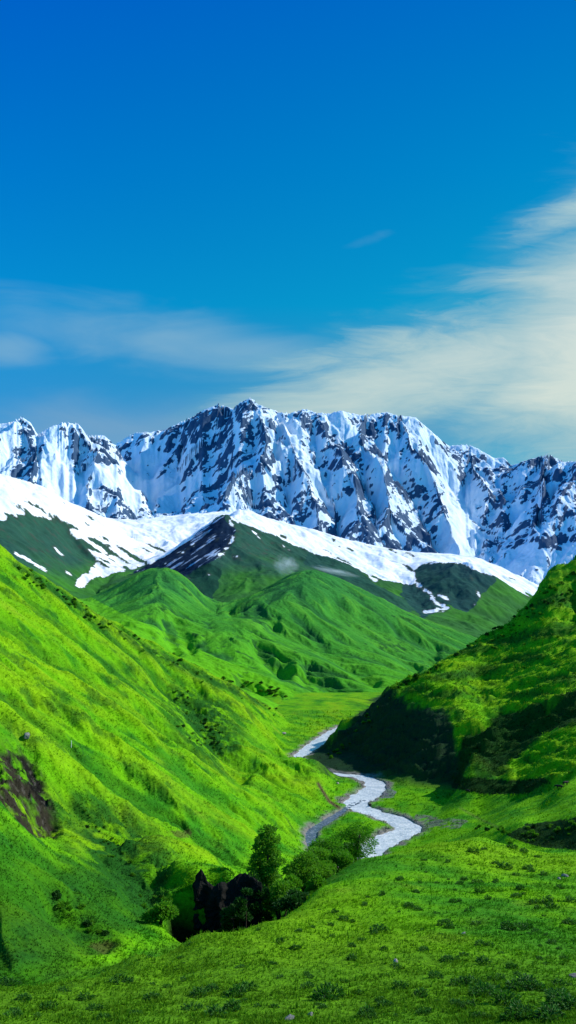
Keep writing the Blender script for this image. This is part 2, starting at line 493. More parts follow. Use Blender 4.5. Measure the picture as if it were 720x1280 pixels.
# ================================================================== THE SNOWY FOOTHILLS
def build_foothills():
    pts = [(-110, 590, 2400), (-40, 598, 2450), (0, 607, 2500), (40, 616, 2600), (75, 625, 2750), (100, 640, 2900), (130, 650, 3100), (165, 657, 3400), (210, 650, 3700), (250, 643, 3800),
           (-110, 640, 2250), (0, 642, 2300), (50, 660, 2450), (95, 690, 2500), (150, 700, 2700), (210, 675, 3200), (160, 672, 3150), (200, 695, 2850), (235, 668, 3400),
           (-110, 700, 1700), (0, 695, 1850), (50, 715, 1900), (100, 740, 1950), (150, 730, 2150),
           (278, 645, 2720), (258, 659, 2690), (238, 673, 2660), (195, 702, 2620), (160, 720, 2450), (125, 745, 2150),
           (294, 663, 2600), (290, 681, 2450), (270, 699, 2280), (245, 728, 2120), (232, 690, 2480), (215, 716, 2280), (255, 680, 2520),
           (250, 690, 3150), (270, 668, 3250),
           (325, 690, 2480), (365, 718, 2250), (315, 722, 2180), (285, 745, 2000), (340, 745, 1950),
           (300, 638, 3050), (340, 652, 3200), (380, 664, 3300), (420, 674, 3450), (460, 684, 3550), (310, 658, 2800), (340, 670, 2850), (385, 692, 2850), (420, 704, 2820), (470, 733, 2650), (530, 764, 2450),
           (450, 705, 3050), (490, 715, 3050), (400, 720, 2550), (440, 740, 2400), (500, 765, 2200),
           (480, 686, 3600), (520, 702, 3350), (545, 701, 3200), (575, 703, 3000), (610, 713, 2950), (640, 731, 2900), (665, 750, 2850), (700, 775, 2750),
           (520, 740, 2800), (560, 738, 2680), (600, 765, 2480), (640, 778, 2480), (545, 772, 2250), (590, 795, 1950), (680, 800, 2300), (790, 800, 2300),
           (560, 692, 3700), (600, 700, 3700), (640, 718, 3600), (680, 742, 3500), (720, 760, 3400), (820, 760, 3300), (600, 725, 3300), (650, 745, 3150),
           (-110, 660, 4300), (0, 655, 4300), (100, 657, 4300), (200, 652, 4400), (300, 640, 4500), (400, 672, 4400), (500, 700, 4300), (600, 715, 4300), (700, 745, 4200), (820, 760, 4200),
           (100, 775, 1500), (250, 780, 1500), (400, 775, 1500), (550, 815, 1500), (700, 830, 1500), (0, 760, 1500), (-110, 750, 1450), (820, 840, 1500)]
    S = Survey(pts, vs=.6, c=.012)
    A, Y, X = fan(-100, 820, 1000, 1450, 4600, 640)
    Z = coarse(S.z, A, Y, 3)
    wx = fbm(X / 300, Y / 300, 3, 103) * 60; wy = fbm(X / 300, Y / 300, 3, 109) * 60
    gx, gy = grads(Z, A, Y)
    sl = np.hypot(gx, gy)
    E = erosion(X + wx, Y + wy, gx, gy, 230, 4, 9, 131)
    Z = Z + E + fbm(X / 110, Y / 110, 5, 150) * 11 * (.35 + sstep(.05, .4, sl))
    PX, PY = pixels(Z, A, Y)
    gx, gy = grads(Z, A, Y)
    WX = PX + fbm(X / 90, Y / 90, 4, 160) * 7; WY = PY + fbm(X / 90, Y / 90, 4, 170) * 5
    n = fbm(X / 160, Y / 160, 5, 180); nf = fbm(X / 30, Y / 30, 4, 185)
    # land cover, with some shadow tones painted in
    c = np.zeros(X.shape + (3,)) + np.array([.030, .125, .024])
    c = mixc(c, (.05, .21, .018), sstep(-.3, .4, n) * .7)
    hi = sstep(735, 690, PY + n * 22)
    c = mixc(c, (.020, .068, .058), hi * .85)  # slate-green heights, with bluish shading painted in
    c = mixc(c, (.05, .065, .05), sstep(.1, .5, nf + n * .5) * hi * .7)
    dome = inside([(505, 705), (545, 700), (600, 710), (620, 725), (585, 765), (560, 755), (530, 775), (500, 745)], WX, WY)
    c = mixc(c, (.012, .05, .06), dome * .85)  # shadowed side of the dome painted blue-green
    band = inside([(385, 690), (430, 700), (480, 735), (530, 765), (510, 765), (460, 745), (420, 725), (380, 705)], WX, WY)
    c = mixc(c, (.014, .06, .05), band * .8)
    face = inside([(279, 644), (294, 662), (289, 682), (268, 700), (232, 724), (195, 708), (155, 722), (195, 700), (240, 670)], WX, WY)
    c = mixc(c, (.006, .018, .045), face * .97)  # dark rock of the pyramid's left face, its shadow painted in
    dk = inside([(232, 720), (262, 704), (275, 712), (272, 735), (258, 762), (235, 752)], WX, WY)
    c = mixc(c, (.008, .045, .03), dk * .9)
    S1 = [(-110, 560), (0, 590), (60, 610), (100, 628), (130, 636), (165, 640), (200, 628), (250, 630), (290, 630), (262, 656), (225, 682), (192, 703), (165, 712), (138, 716), (118, 722), (106, 736), (94, 734),
          (100, 722), (121, 704), (112, 690), (96, 672), (80, 656), (55, 646), (30, 645), (15, 655), (0, 650), (-110, 640)]
    S3 = [(279, 630), (320, 630), (400, 650), (470, 670), (560, 680), (600, 690), (640, 708), (700, 740), (690, 750), (662, 745), (625, 726), (585, 708), (548, 702), (525, 706), (517, 716), (524, 730), (500, 729),
          (470, 726), (450, 713), (420, 698), (388, 690), (372, 684), (350, 672), (325, 664), (298, 652), (286, 645)]
    snow = inside(S1, WX, WY) | inside(S3, WX, WY) | ((PY < 690) & (Y > 3650)) | ((PY < 745) & (Y > 3300) & (PX > 545))
    strip = fbm((PX + PY * 1.4) / 70, (PY - PX * .55) / 6, 4, 190)
    rocky = sstep(.05, .14, strip + .25 * nf - .28 + .42 * np.exp(-((PX - 60) / 60) ** 2 - ((PY - 655 - (PX - 60) * .3) / 26) ** 2) + .34 * np.exp(-((PX - 145) / 45) ** 2 - ((PY - 695) / 18) ** 2)
                  + .34 * np.exp(-((PX - 495) / 40) ** 2 - ((PY - 687) / 7) ** 2) + .3 * np.exp(-((PX - 465) / 60) ** 2 - ((PY - 722 - (PX - 465) * .2) / 5) ** 2) + .25 * np.exp(-((PX - 400) / 50) ** 2 - ((PY - 690) / 8) ** 2))
    snow = snow & ~((rocky > .5) & (Y < 3640))
    for line, w in (([(284, 646), (293, 660), (291, 676), (283, 686), (273, 696)], 1.9), ([(18, 690), (38, 701), (58, 714)], 2.6), ([(522, 731), (536, 740), (545, 754), (562, 762), (530, 765)], 2.6),
                    ([(317, 664), (332, 682)], 1.4), ([(352, 680), (362, 688)], 1.1), ([(549, 744), (560, 749)], 2.6), ([(596, 738), (600, 748)], 1.8), ([(592, 756), (596, 752)], 1.2),
                    ([(290, 695), (298, 697)], 1.6), ([(70, 686), (78, 692)], 2.2), ([(84, 714), (92, 720)], 1.8), ([(258, 717), (262, 718)], 1.0), ([(236, 722), (238, 724)], .9), ([(586, 728), (592, 720)], .9),
                    ([(240, 682), (216, 700)], .7), ([(262, 664), (224, 694)], .8), ([(270, 668), (246, 690)], .6), ([(250, 676), (205, 705)], .7), ([(280, 666), (262, 684)], .6)):
        dd, _ = dline(line, PX + nf * 5, PY + nf * 3.4 + n * 2.4)
        snow = snow | (dd < w * (.55 + 1.5 * fbm(X / 22, Y / 22, 4, 188) + .8 * nf))
    streaks = face * sstep(.20, .36, fbm((PY * .55 - PX * .83) / 46, (PX * .55 + PY * .83) / 3.6, 4, 195) + .25 * nf)
    c = mixc(c, (.40, .50, .66), streaks * .85)
    kb = np.hanning(11); kb /= kb.sum()
    sm = np.apply_along_axis(lambda r: np.convolve(np.pad(r, 5, 'edge'), kb, 'valid'), 1, snow.astype(float))
    sm = np.apply_along_axis(lambda r: np.convolve(np.pad(r, 5, 'edge'), kb, 'valid'), 0, sm) + .42 * fbm(X / 14, Y / 14, 4, 192) * (1 - .6 * face)
    c = mixc(c, (.05, .06, .045), sstep(.08, .4, sm) * .6)
    c = mixc(c, (.83, .86, .90), sstep(.40, .54, sm))
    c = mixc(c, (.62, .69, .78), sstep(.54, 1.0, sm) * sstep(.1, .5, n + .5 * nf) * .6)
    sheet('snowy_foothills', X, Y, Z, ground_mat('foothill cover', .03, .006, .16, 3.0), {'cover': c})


# ================================================================== THE GREEN MIDDLE HILLS
def build_midhills():
    pts = [(110, 748, 1150), (150, 730, 1150), (175, 718, 1150), (195, 712, 1150), (215, 716, 1150), (240, 734, 1150), (262, 764, 1120), (50, 735, 1150), (-100, 700, 1200),
           (160, 745, 1050), (200, 742, 1000), (240, 765, 1000), (150, 760, 950), (120, 770, 900),
           (290, 752, 1230), (330, 736, 1270), (360, 720, 1290), (385, 712, 1300), (420, 722, 1310), (470, 745, 1330), (530, 775, 1350), (590, 797, 1370), (640, 815, 1370), (800, 840, 1400),
           (370, 745, 1130), (420, 760, 1150), (480, 785, 1150), (540, 805, 1150), (330, 764, 1050), (300, 762, 1060), (270, 772, 1000), (360, 790, 980), (430, 810, 960), (500, 830, 930), (560, 830, 1050),
           (200, 772, 860), (250, 790, 880), (300, 785, 920), (160, 785, 760), (120, 790, 640), (60, 770, 600), (0, 730, 560), (-100, 680, 540),
           (205, 798, 790), (240, 808, 800), (300, 805, 820), (250, 826, 720), (330, 825, 790), (360, 838, 740), (300, 840, 700), (420, 838, 800), (400, 868, 690), (445, 862, 720), (480, 850, 800),
           (200, 820, 620), (260, 845, 600), (320, 862, 590), (380, 880, 580), (440, 888, 555), (480, 885, 580), (540, 880, 640), (600, 860, 800), (700, 860, 800), (800, 870, 700),
           (330, 890, 500), (400, 915, 480), (440, 917, 485), (500, 922, 470), (250, 870, 500), (150, 825, 520), (560, 925, 470), (700, 930, 470), (830, 930, 470), (50, 790, 480), (-80, 740, 460), (440, 894, 535), (360, 890, 535), (500, 893, 540),
           (100, 790, 1500), (200, 765, 1500), (270, 790, 1450), (385, 760, 1550), (480, 790, 1600), (590, 830, 1600), (700, 850, 1600), (-60, 760, 1500), (800, 860, 1600)]
    S = Survey(pts, vs=.5, c=.02)
    A, Y, X = fan(-90, 810, 900, 460, 1650, 620)
    Z = coarse(S.z, A, Y, 3)
    wx = fbm(X / 120, Y / 120, 3, 203) * 26; wy = fbm(X / 120, Y / 120, 3, 209) * 26
    gx, gy = grads(Z, A, Y)
    E = erosion(X + wx, Y + wy, gx, gy, 64, 5, 3.4, 231, 1.2)
    fl = sstep(470, 620, Y); gd = 1.7
    Z = Z + (E + fbm(X / 140, Y / 140, 4, 250) * 5.0) * fl + fbm(X / 14, Y / 14, 3, 251) * .5
    PX, PY = pixels(Z, A, Y)
    # dark shaded gullies the streams have cut
    for line, dep, w in (([(206, 775), (212, 790), (222, 808)], 6, 8), ([(218, 775), (232, 795), (240, 808)], 5, 7), ([(290, 763), (320, 764), (342, 772)], 5, 6), ([(322, 806), (336, 822), (352, 836)], 7, 9),
                         ([(350, 822), (365, 838), (380, 846)], 5, 8), ([(385, 835), (410, 850), (440, 870)], 7, 9), ([(300, 850), (322, 858), (345, 868)], 4, 6), ([(420, 760), (460, 790), (520, 830)], 6, 8),
                         ([(450, 765), (500, 800), (540, 822)], 6, 8), ([(340, 780), (400, 810), (470, 850)], 5, 8), ([(500, 785), (545, 808)], 5, 7)):
        dd, _ = dline(line, PX + wx * .25, PY + wy * .2)
        Z = Z - gd * dep * np.exp(-(dd / w) ** 2)
    PX, PY = pixels(Z, A, Y)
    gx, gy = grads(Z, A, Y)
    n = fbm(X / 90, Y / 90, 5, 280); nf = fbm(X / 16, Y / 16, 4, 285)
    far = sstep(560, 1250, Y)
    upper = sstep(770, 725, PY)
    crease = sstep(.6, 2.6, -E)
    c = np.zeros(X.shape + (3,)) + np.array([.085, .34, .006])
    c = mixc(c, (.042, .215, .022), far)  # muted with distance: haze put into the colour
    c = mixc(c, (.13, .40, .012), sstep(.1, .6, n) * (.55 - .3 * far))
    darker = sstep(.2, -.35, n) * .55
    c = mixc(c, (.022, .16, .018), darker)  # noise patches of a deeper green
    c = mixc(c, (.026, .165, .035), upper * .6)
    c = mixc(c, (.010, .08, .022), crease * .7 * fl)  # shadow painted into the gully creases
    c = mixc(c, (.10, .33, .02), sstep(.8, 2.8, E) * .45 * fl)  # lit tone painted along the ribs between them
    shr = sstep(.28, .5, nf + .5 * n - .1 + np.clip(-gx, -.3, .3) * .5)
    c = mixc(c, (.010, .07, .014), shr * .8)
    apron = inside([(0, 690), (60, 722), (105, 742), (160, 770), (210, 792), (262, 818), (320, 842), (380, 868), (450, 890), (300, 900), (0, 800)], PX + n * 9, PY + n * 6).astype(float)
    c = mixc(c, (.11, .38, .006), apron * .75 * (1 - shr * .7))  # sunlit look of this slope painted as brighter lime
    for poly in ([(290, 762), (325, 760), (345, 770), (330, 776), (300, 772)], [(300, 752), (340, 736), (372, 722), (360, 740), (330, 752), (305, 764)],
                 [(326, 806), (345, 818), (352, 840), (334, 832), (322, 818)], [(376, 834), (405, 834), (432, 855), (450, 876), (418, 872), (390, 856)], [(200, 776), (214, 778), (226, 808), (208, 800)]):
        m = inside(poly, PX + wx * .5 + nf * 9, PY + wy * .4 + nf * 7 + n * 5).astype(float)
        c = mixc(c, (.010, .07, .022), m * .6 * sstep(-.5, .1, nf))  # shadow of the gullies and the hill's left flank painted dark
    grav = np.exp(-((Y - 500) / 40) ** 2) * sstep(360, 385, PX) * sstep(.0, .4, nf + .25) * sstep(905, 918, PY)
    c = mixc(c, (.30, .32, .24), grav * .7)
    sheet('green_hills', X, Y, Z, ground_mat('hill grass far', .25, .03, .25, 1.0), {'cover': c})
    return A, Y, X, Z


# ================================================================== THE NEAR VALLEY: meadow, hillsides, valley floor
def river_level(y):
    return np.interp(y, [60, 180, 240, 300, 350, 430, 480, 560], [-73, -72, -70, -68.2, -66.8, -64.4, -63.3, -61.5])


def on_river(px, py):
    """plan position where the sight line meets the river's level"""
    e = (py - HY) / F0
    y = 240.0
    for _ in range(60): y = -float(river_level(y)) / e * .5 + y * .5
    return ((px - CX) / F0 * y, y)


RIVER = [(428, 909, 3), (415, 917, 3.8), (397, 929, 3.8), (382, 939, 3.0), (371, 950, 2.2), (381, 962, 1.8), (422, 968, 2.0), (452, 972, 3.2), (469, 981, 3.9), (462, 992, 4.8), (446, 1002, 4.0), (452, 1011, 3.5),
         (472, 1018, 3.7), (494, 1025, 3.9), (509, 1035, 3.9), (502, 1042, 4.1), (480, 1052, 4.6), (455, 1066, 4.5), (430, 1085, 4.5)]
STREAM = [(455, 1000, .7), (436, 1008, .9), (428, 1014, 1.1), (416, 1022, 1.5), (402, 1031, 1.6), (390, 1040, 1.7), (389, 1052, 1.6), (396, 1070, 1.4)]


def catmull(P, n=14):
    P = np.array(P, float); P = np.vstack([2 * P[0] - P[1], P, 2 * P[-1] - P[-2]])
    out = []
    for i in range(1, len(P) - 2):
        for k in range(n):
            t = k / n
            out.append(.5 * (2 * P[i] + (P[i + 1] - P[i - 1]) * t + (2 * P[i - 1] - 5 * P[i] + 4 * P[i + 1] - P[i + 2]) * t * t + (3 * P[i] - P[i - 1] - 3 * P[i + 1] + P[i + 2]) * t ** 3))
    out.append(P[-2])
    return np.array(out)


RIV = catmull([(*on_river(p, q), w) for p, q, w in RIVER]); STR = catmull([(*on_river(p, q), w) for p, q, w in STREAM])

MEADOW = [(-120, 1400, 22), (0, 1400, 22), (360, 1400, 22), (720, 1400, 22), (850, 1400, 22), (-120, 1290, 34), (0, 1280, 36), (180, 1280, 35), (360, 1280, 34), (540, 1280, 34), (720, 1280, 34), (850, 1290, 34),
          (0, 1235, 48), (100, 1228, 49), (360, 1200, 58), (540, 1200, 58), (720, 1200, 60), (850, 1200, 60), (200, 1215, 54), (720, 1120, 95), (850, 1120, 95), (540, 1120, 92), (440, 1150, 80), (340, 1148, 77), (250, 1165, 68), (170, 1190, 60),
          (400, 1112, 100), (450, 1074, 125), (530, 1056, 140), (600, 1046, 150), (655, 1060, 142), (720, 1070, 130), (850, 1070, 130), (620, 1080, 120)]
GULLY = [(-120, 1240, 55), (0, 1228, 56), (60, 1222, 58), (110, 1216, 61), (160, 1210, 68), (210, 1195, 78), (250, 1184, 86), (280, 1180, 90), (312, 1160, 108), (340, 1122, 140), (385, 1110, 160), (420, 1100, 180),
         (450, 1095, 165), (530, 1078, 185), (600, 1072, 178), (655, 1068, 166), (700, 1066, 158), (850, 1080, 155)]
LEFT = [(-120, 1180, 62), (0, 1182, 61), (-120, 1080, 74), (0, 1100, 74), (0, 1015, 90), (-120, 960, 95), (60, 1064, 92), (110, 1104, 91), (140, 1150, 83), (168, 1186, 76), (60, 1130, 76), (110, 1170, 71),
        (20, 955, 126), (45, 1035, 116), (100, 1060, 108), (160, 1110, 101), (205, 1158, 92), (250, 1088, 126), (244, 1099, 107.5), (268, 1109, 107.5), (292, 1101, 108), (300, 1082, 162), (240, 1188, 95), (268, 1182, 96), (295, 1176, 97), (250, 1176, 101), (280, 1170, 101.5), (355, 1058, 215), (372, 1040, 240), (384, 1015, 268), (402, 990, 292), (412, 974, 316), (400, 952, 336), (384, 947, 345), (360, 944, 372), (368, 926, 430), (380, 912, 462),
        (200, 964, 200), (0, 832, 200), (100, 898, 200), (0, 938, 130), (100, 985, 150), (180, 1040, 150), (260, 1010, 200), (0, 742, 280), (100, 815, 280), (200, 890, 280), (300, 955, 285), (350, 985, 280), (300, 900, 360), (340, 935, 340), (-120, 730, 200), (-120, 650, 270),
        (-120, 612, 320), (0, 690, 330), (50, 722, 350), (100, 755, 378), (150, 786, 405), (200, 812, 425), (250, 836, 445), (300, 862, 465), (340, 888, 480),
        (200, 850, 350), (100, 780, 330), (250, 870, 370),
        (-120, 640, 400), (0, 720, 410), (100, 785, 450), (150, 815, 470), (200, 838, 490), (250, 862, 500), (320, 890, 505), (380, 905, 500)]
FLOOR = [(440, 1000, 304), (456, 1010, 297), (480, 1040, 258), (500, 1048, 248), (430, 1030, 270), (420, 1060, 240), (455, 1066, 235), (540, 1030, 260), (560, 1000, 292), (500, 992, 308), (600, 1010, 268), (600, 1040, 218), (560, 1045, 235), (640, 1010, 240),
         (700, 985, 228), (720, 1000, 205), (850, 990, 205), (680, 1010, 220), (650, 1031, 186), (720, 1024, 176), (850, 1024, 176), (655, 1052, 178), (710, 1060, 166), (600, 1036, 205),
         (410, 958, 375), (399, 929, 419), (416, 917, 450), (440, 902, 500), (480, 905, 500), (540, 908, 500), (700, 915, 500), (850, 915, 500)]
RIGHT = [(900, 640, 510), (800, 665, 500), (720, 714, 480), (690, 736, 470), (650, 766, 458), (600, 798, 440), (560, 823, 425), (520, 846, 412), (490, 858, 402), (470, 880, 406), (428, 909, 404), (408, 926, 398), (384, 946, 390),
         (382, 954, 376), (405, 961, 362), (430, 966, 348), (480, 979, 327), (530, 989, 312), (575, 990, 300), (580, 969, 297), (640, 972, 280), (645, 989, 272), (690, 968, 265), (720, 958, 262), (690, 984, 256), (850, 940, 255),
         (530, 884, 356), (500, 872, 384), (545, 930, 330), (500, 930, 350), (445, 940, 374), (420, 944, 380), (575, 900, 338),
         (600, 855, 382), (640, 900, 330), (600, 930, 318), (720, 800, 388), (720, 880, 314), (680, 850, 354), (660, 940, 295), (850, 800, 375), (850, 880, 310), (720, 755, 430), (650, 805, 410),
         (520, 890, 485), (600, 855, 520), (690, 800, 550), (800, 740, 570), (460, 918, 455), (900, 720, 580), (440, 918, 445),
         (440, 893, 575), (300, 892, 575), (200, 872, 575), (100, 832, 575), (0, 772, 575), (-120, 702, 575), (540, 915, 575), (640, 900, 630), (850, 880, 660),
         (440, 905, 660), (300, 900, 660), (200, 880, 660), (100, 840, 660), (0, 790, 660), (-120, 720, 660), (540, 925, 660)]

XSEC = None


def near_height(A, Y):
    S = Survey(MEADOW + GULLY + LEFT + FLOOR + RIGHT, vs=.4, c=.012)
    return coarse(S.z, A, Y, 3)


def step_between(xs, ys, v):
    return np.interp(v, xs, ys)


def build_near():
    global NEAR
    A, Y, X = fan(-110, 830, 1040, 21, 650, 1290)
    Z = near_height(A, Y)
    PX0 = A * F0 + CX
    medge = np.interp(PX0, [-110, 0, 110, 160, 250, 340, 400, 450, 530, 600, 655, 720, 830], [51, 52, 55, 62, 74, 88, 112, 136, 154, 164, 154, 150, 150])
    rbase = np.interp(PX0, [380, 430, 480, 530, 575, 640, 690, 720, 830], [377, 346, 325, 310, 296, 268, 249, 243, 235])
    lfoot = np.interp(Y, [55, 76, 102, 122, 162, 215, 240, 268, 292, 325, 370, 430, 650], [60, 150, 205, 250, 300, 352, 370, 382, 400, 398, 380, 366, 400])
    is_m = Y < medge
    is_r = (PX0 > 380) & (Y > rbase) & ~is_m & (Y < 640)
    is_l = (PX0 < lfoot) & ~is_m & ~is_r
    is_f = ~(is_m | is_r | is_l)
    ml = is_l.astype(float); mr = is_r.astype(float); mm = is_m.astype(float); mf = is_f.astype(float)
    k = np.hanning(41); k /= k.sum()

    def blur(m):
        m = np.apply_along_axis(lambda r: np.convolve(np.pad(r, 20, 'edge'), k, 'valid'), 1, m)
        return np.apply_along_axis(lambda r: np.convolve(np.pad(r, 20, 'edge'), k, 'valid'), 0, m)
    ml, mr, mm, mf = map(blur, (ml, mr, mm, mf))
    gx, gy = grads(Z, A, Y)
    wx = fbm(X / 22, Y / 22, 3, 303) * 6; wy = fbm(X / 22, Y / 22, 3, 309) * 6
    # hillsides: gullies, terracettes, humps; meadow: swells and tussocks
    E = erosion(X + wx, Y + wy, gx, gy, 44, 5, 2.7, 331, 1.0)
    sc = sstep(60, 160, Y) * .7 + .3
    Z = Z + E * ml * sc
    Er = erosion(X + wx, Y + wy, gx, gy, 26, 3, .8, 351, 1.0)
    tb_ = fbm((X + .35 * Y) / 17 + wx * .05, Z / 3.6 + wy * .05, 4, 366)
    hump = fbm((X * .5 + Y * .2) / 9, (Y * .9 - X * .4) / 5 + Z / 4, 4, 360)
    Z = Z + (Er + fbm((X * .5 + Y * .2) / 15, (Y * .9 - X * .4) / 8 + Z / 5, 4, 361) * 4.6 + hump * 1.2 + tb_ * 2.0 + ridged((X + Y) / 16, (Y - X * .6) / 9 + Z / 7, 3, 365) * 1.2) * mr
    n1 = fbm(X / 30, Y / 30, 4, 370)
    Z = Z + n1 * (1.1 * mm + .7 * mf + 1.2 * ml)
    mid = fbm(X / 5, Y / 5, 4, 380)
    Z = Z + mid * (.30 * mm + .3 * mf + .75 * ml * sc + .6 * mr)
    lump = ridged(X / 1.9 + wx * .2, Y / 1.3 + wy * .2, 3, 390)
    Z = Z + np.clip(lump, 0, 1) ** 2 * (.16 * mm * (.6 + n1) + .35 * ml * sc + .3 * mr + .15 * mf)
    terr = np.sin((Z + mid * 1.2 + n1 * 2) * 2 * math.pi / 2.6)
    PX, PY = pixels(Z, A, Y)
    tz = np.exp(-((PX - 150) / 65) ** 2 - ((PY - 1080) / 62) ** 2) * ml + .5 * np.exp(-((PX - 255) / 50) ** 2 - ((PY - 905) / 40) ** 2) * ml + .10 * mr
    Z = Z + terr * (.42 + .3 * n1) * tz
    for line, dep, w in (([(205, 850), (235, 880), (262, 915), (300, 962)], 5.0, 14), ([(85, 1005), (140, 1050), (182, 1105), (206, 1150)], 2.2, 26), ([(0, 795), (60, 825), (140, 836), (182, 852)], 1.6, 6),
                         ([(40, 872), (75, 890), (100, 915), (140, 940)], 1.6, 8), ([(120, 905), (140, 925), (160, 960)], 1.2, 6), ([(150, 960), (230, 1010), (270, 1050)], 1.6, 9), ([(60, 1120), (90, 1140), (120, 1175)], 2.2, 18),
                         ([(160, 880), (190, 900), (215, 940), (250, 985)], 1.2, 7), ([(0, 890), (20, 910), (40, 940)], 1.4, 7), ([(300, 900), (340, 935), (370, 970)], 1.3, 7)):
        dd, _ = dline(line, PX + wx * 1.6 + mid * 4, PY + wy * 1.6 + mid * 4)
        Z = Z - dep * np.exp(-(dd / w) ** 2) * ml
    for line, dep, w in (([(840, 868), (720, 884), (665, 903), (615, 938)], 4.0, 17), ([(720, 812), (670, 830), (620, 850)], 1.6, 8), ([(700, 770), (650, 800), (590, 830)], 1.4, 7), ([(610, 870), (560, 880), (520, 878)], 1.2, 7), ([(720, 840), (690, 846)], 1.6, 8)):
        dd, _ = dline(line, PX + wx * 1.6 + mid * 4, PY + wy * 1.6 + mid * 4)
        Z = Z - dep * np.exp(-(dd / w) ** 2) * mr
    # the eroded scar, with its overhanging lip, on the left
    scar = inside([(-20, 935), (22, 932), (40, 950), (58, 985), (72, 1028), (66, 1040), (40, 1040), (0, 1000), (-20, 990)], PX + mid * 12 + wx * 1.2, PY + mid * 12 + wy * 1.2)
    sb = np.clip(blur(scar.astype(float)) * (1.15 + .9 * fbm(X / 4, Y / 4, 4, 396)) - .12, 0, 1) * ml
    Z = Z - sb * 3.2 + sb * ridged(X / 3, Y / 3, 4, 395) * 1.4
    # the dark hollow under the outcrop
    hw = sstep(200, 226, PX0) * sstep(328, 312, PX0) * sstep(90, 95, Y) * sstep(105.5, 103.5, Y)
    Z = Z - hw * 6.5
    # river bed and banks
    rd, rt = dline(RIV, X, Y); rw = np.interp(rt, np.arange(len(RIV)), RIV[:, 2])
    sd, st_ = dline(STR, X, Y); sw = np.interp(st_, np.arange(len(STR)), STR[:, 2])
    zr = river_level(Y)
    q = rd - rw - fbm(X / 6, Y / 6, 4, 400) * 2.2
    q2 = sd - sw - fbm(X / 3, Y / 3, 3, 401) * .5
    lift = sstep(60, 90, Y)
    bank = zr + .35 + .10 * np.clip(np.minimum(q, q2 + 1), 0, 40)
    Z = np.where(Y > 190, np.maximum(Z, np.minimum(bank, zr + 3)), Z)
    near_r = np.minimum(q, q2 + .3)
    t = sstep(9, 1.0, near_r) * (Y > 190)
    Z = Z * (1 - t) + np.minimum(Z, bank + .06 * near_r) * t
    tb = sstep(1.2, -.6, near_r) * (Y > 190)
    Z = Z * (1 - tb) + (zr - .7) * tb
    PX, PY = pixels(Z, A, Y)
    gx, gy = grads(Z, A, Y)
    sl = np.hypot(gx, gy)
    # ---------------------------------------------------------- land cover, with sunlit and shadow tones painted in
    nb = fbm(X / 45, Y / 45, 4, 410); nm = fbm(X / 9, Y / 9, 4, 420); nf = fbm(X / 2.2, Y / 2.2, 3, 430)
    sx = fbm((X + Y * .25) / 60, (Y + Z * .6) / 7, 4, 440)
    c = np.zeros(X.shape + (3,)) + np.array([.125, .36, .003])
    c = mixc(c, (.05, .27, .004), sstep(-.1, .5, nm + .6 * fbm((X + Y * .3) / 30, (Y + Z) / 12, 4, 445)) * .8)
    c = mixc(c, (.23, .40, .004), sstep(.0, .5, nb + .5 * sx) * .6 * (ml + .6 * mr))
    c = mixc(c, (.03, .19, .008), sstep(.02, .42, -nb + .5 * nm - .4 * sx) * .75)
    c = mixc(c, (.19, .37, .004), mm * .65 * sstep(-.35, .25, nb))
    c = mixc(c, (.20, .26, .02), sstep(.1, .5, fbm(X / 13 + 40, Y / 13, 4, 448) - .1) * .4 * (mm + ml))
    # lower meadow a little duller, nearest the viewer
    c = mixc(c, (.085, .22, .006), mm * sstep(95, 38, Y) * .85)
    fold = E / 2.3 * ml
    c = mixc(c, (.24, .42, .004), sstep(.25, 1.0, fold) * .5)  # sunlit yellow painted on the ridges of the folds
    c = mixc(c, (.022, .14, .005), sstep(.1, 1.0, -fold) * .75)  # shadow painted into their furrows
    c = mixc(c, (.012, .075, .005), sstep(.05, .5, -tb_ + .2 * nm) * mr * .45)  # shadow bands painted between the right hill's terraces
    c = mixc(c, (.22, .40, .004), sstep(-.15, .4, tb_) * mr * .75)  # lit terrace tops painted yellower
    ditch = dline([(20, 708), (60, 733), (100, 760), (150, 793), (200, 820), (260, 848), (330, 880)], PX + nm * 5, PY + nf * 2)[0]
    c = mixc(c, (.012, .075, .008), np.exp(-(ditch / 6.5) ** 2) * ml * sstep(-.4, .1, nm + nf * .5 + .12) * .9)
    low = sstep(1035, 1110, PY + nm * 30) * sstep(235, 180, PX + nm * 20) * ml
    c = mixc(c, (.024, .125, .004), low * sstep(-.5, .2, nm + .3) * .8)  # shadow over the lower-left slope painted in
    # leafy patches
    shr = sstep(.24, .5, nm * .9 + nf * .25 + nb * .4 - .12 + .25 * sstep(.5, .9, sl))
    c = mixc(c, (.018, .10, .008), shr * (.65 * ml + .55 * mr + .15 * mm + .3 * mf))
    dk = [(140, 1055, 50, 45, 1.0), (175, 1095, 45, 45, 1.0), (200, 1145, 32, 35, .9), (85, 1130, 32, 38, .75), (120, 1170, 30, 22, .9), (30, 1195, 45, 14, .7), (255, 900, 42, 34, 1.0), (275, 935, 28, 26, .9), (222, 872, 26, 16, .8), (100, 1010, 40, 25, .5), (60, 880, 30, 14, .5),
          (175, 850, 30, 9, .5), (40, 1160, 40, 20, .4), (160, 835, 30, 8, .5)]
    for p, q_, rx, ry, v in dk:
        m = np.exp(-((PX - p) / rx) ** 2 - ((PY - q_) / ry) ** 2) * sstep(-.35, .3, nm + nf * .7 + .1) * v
        c = mixc(c, (.014, .085, .008), np.clip(m * ml * 1.3, 0, 1))  # scrub and shadow of the gullies, both painted dark
    soil = np.clip(sb * 1.6, 0, 1) * sstep(-.35, .25, nf + .6 * nm + .1)
    c = mixc(c, (.030, .026, .016), soil)
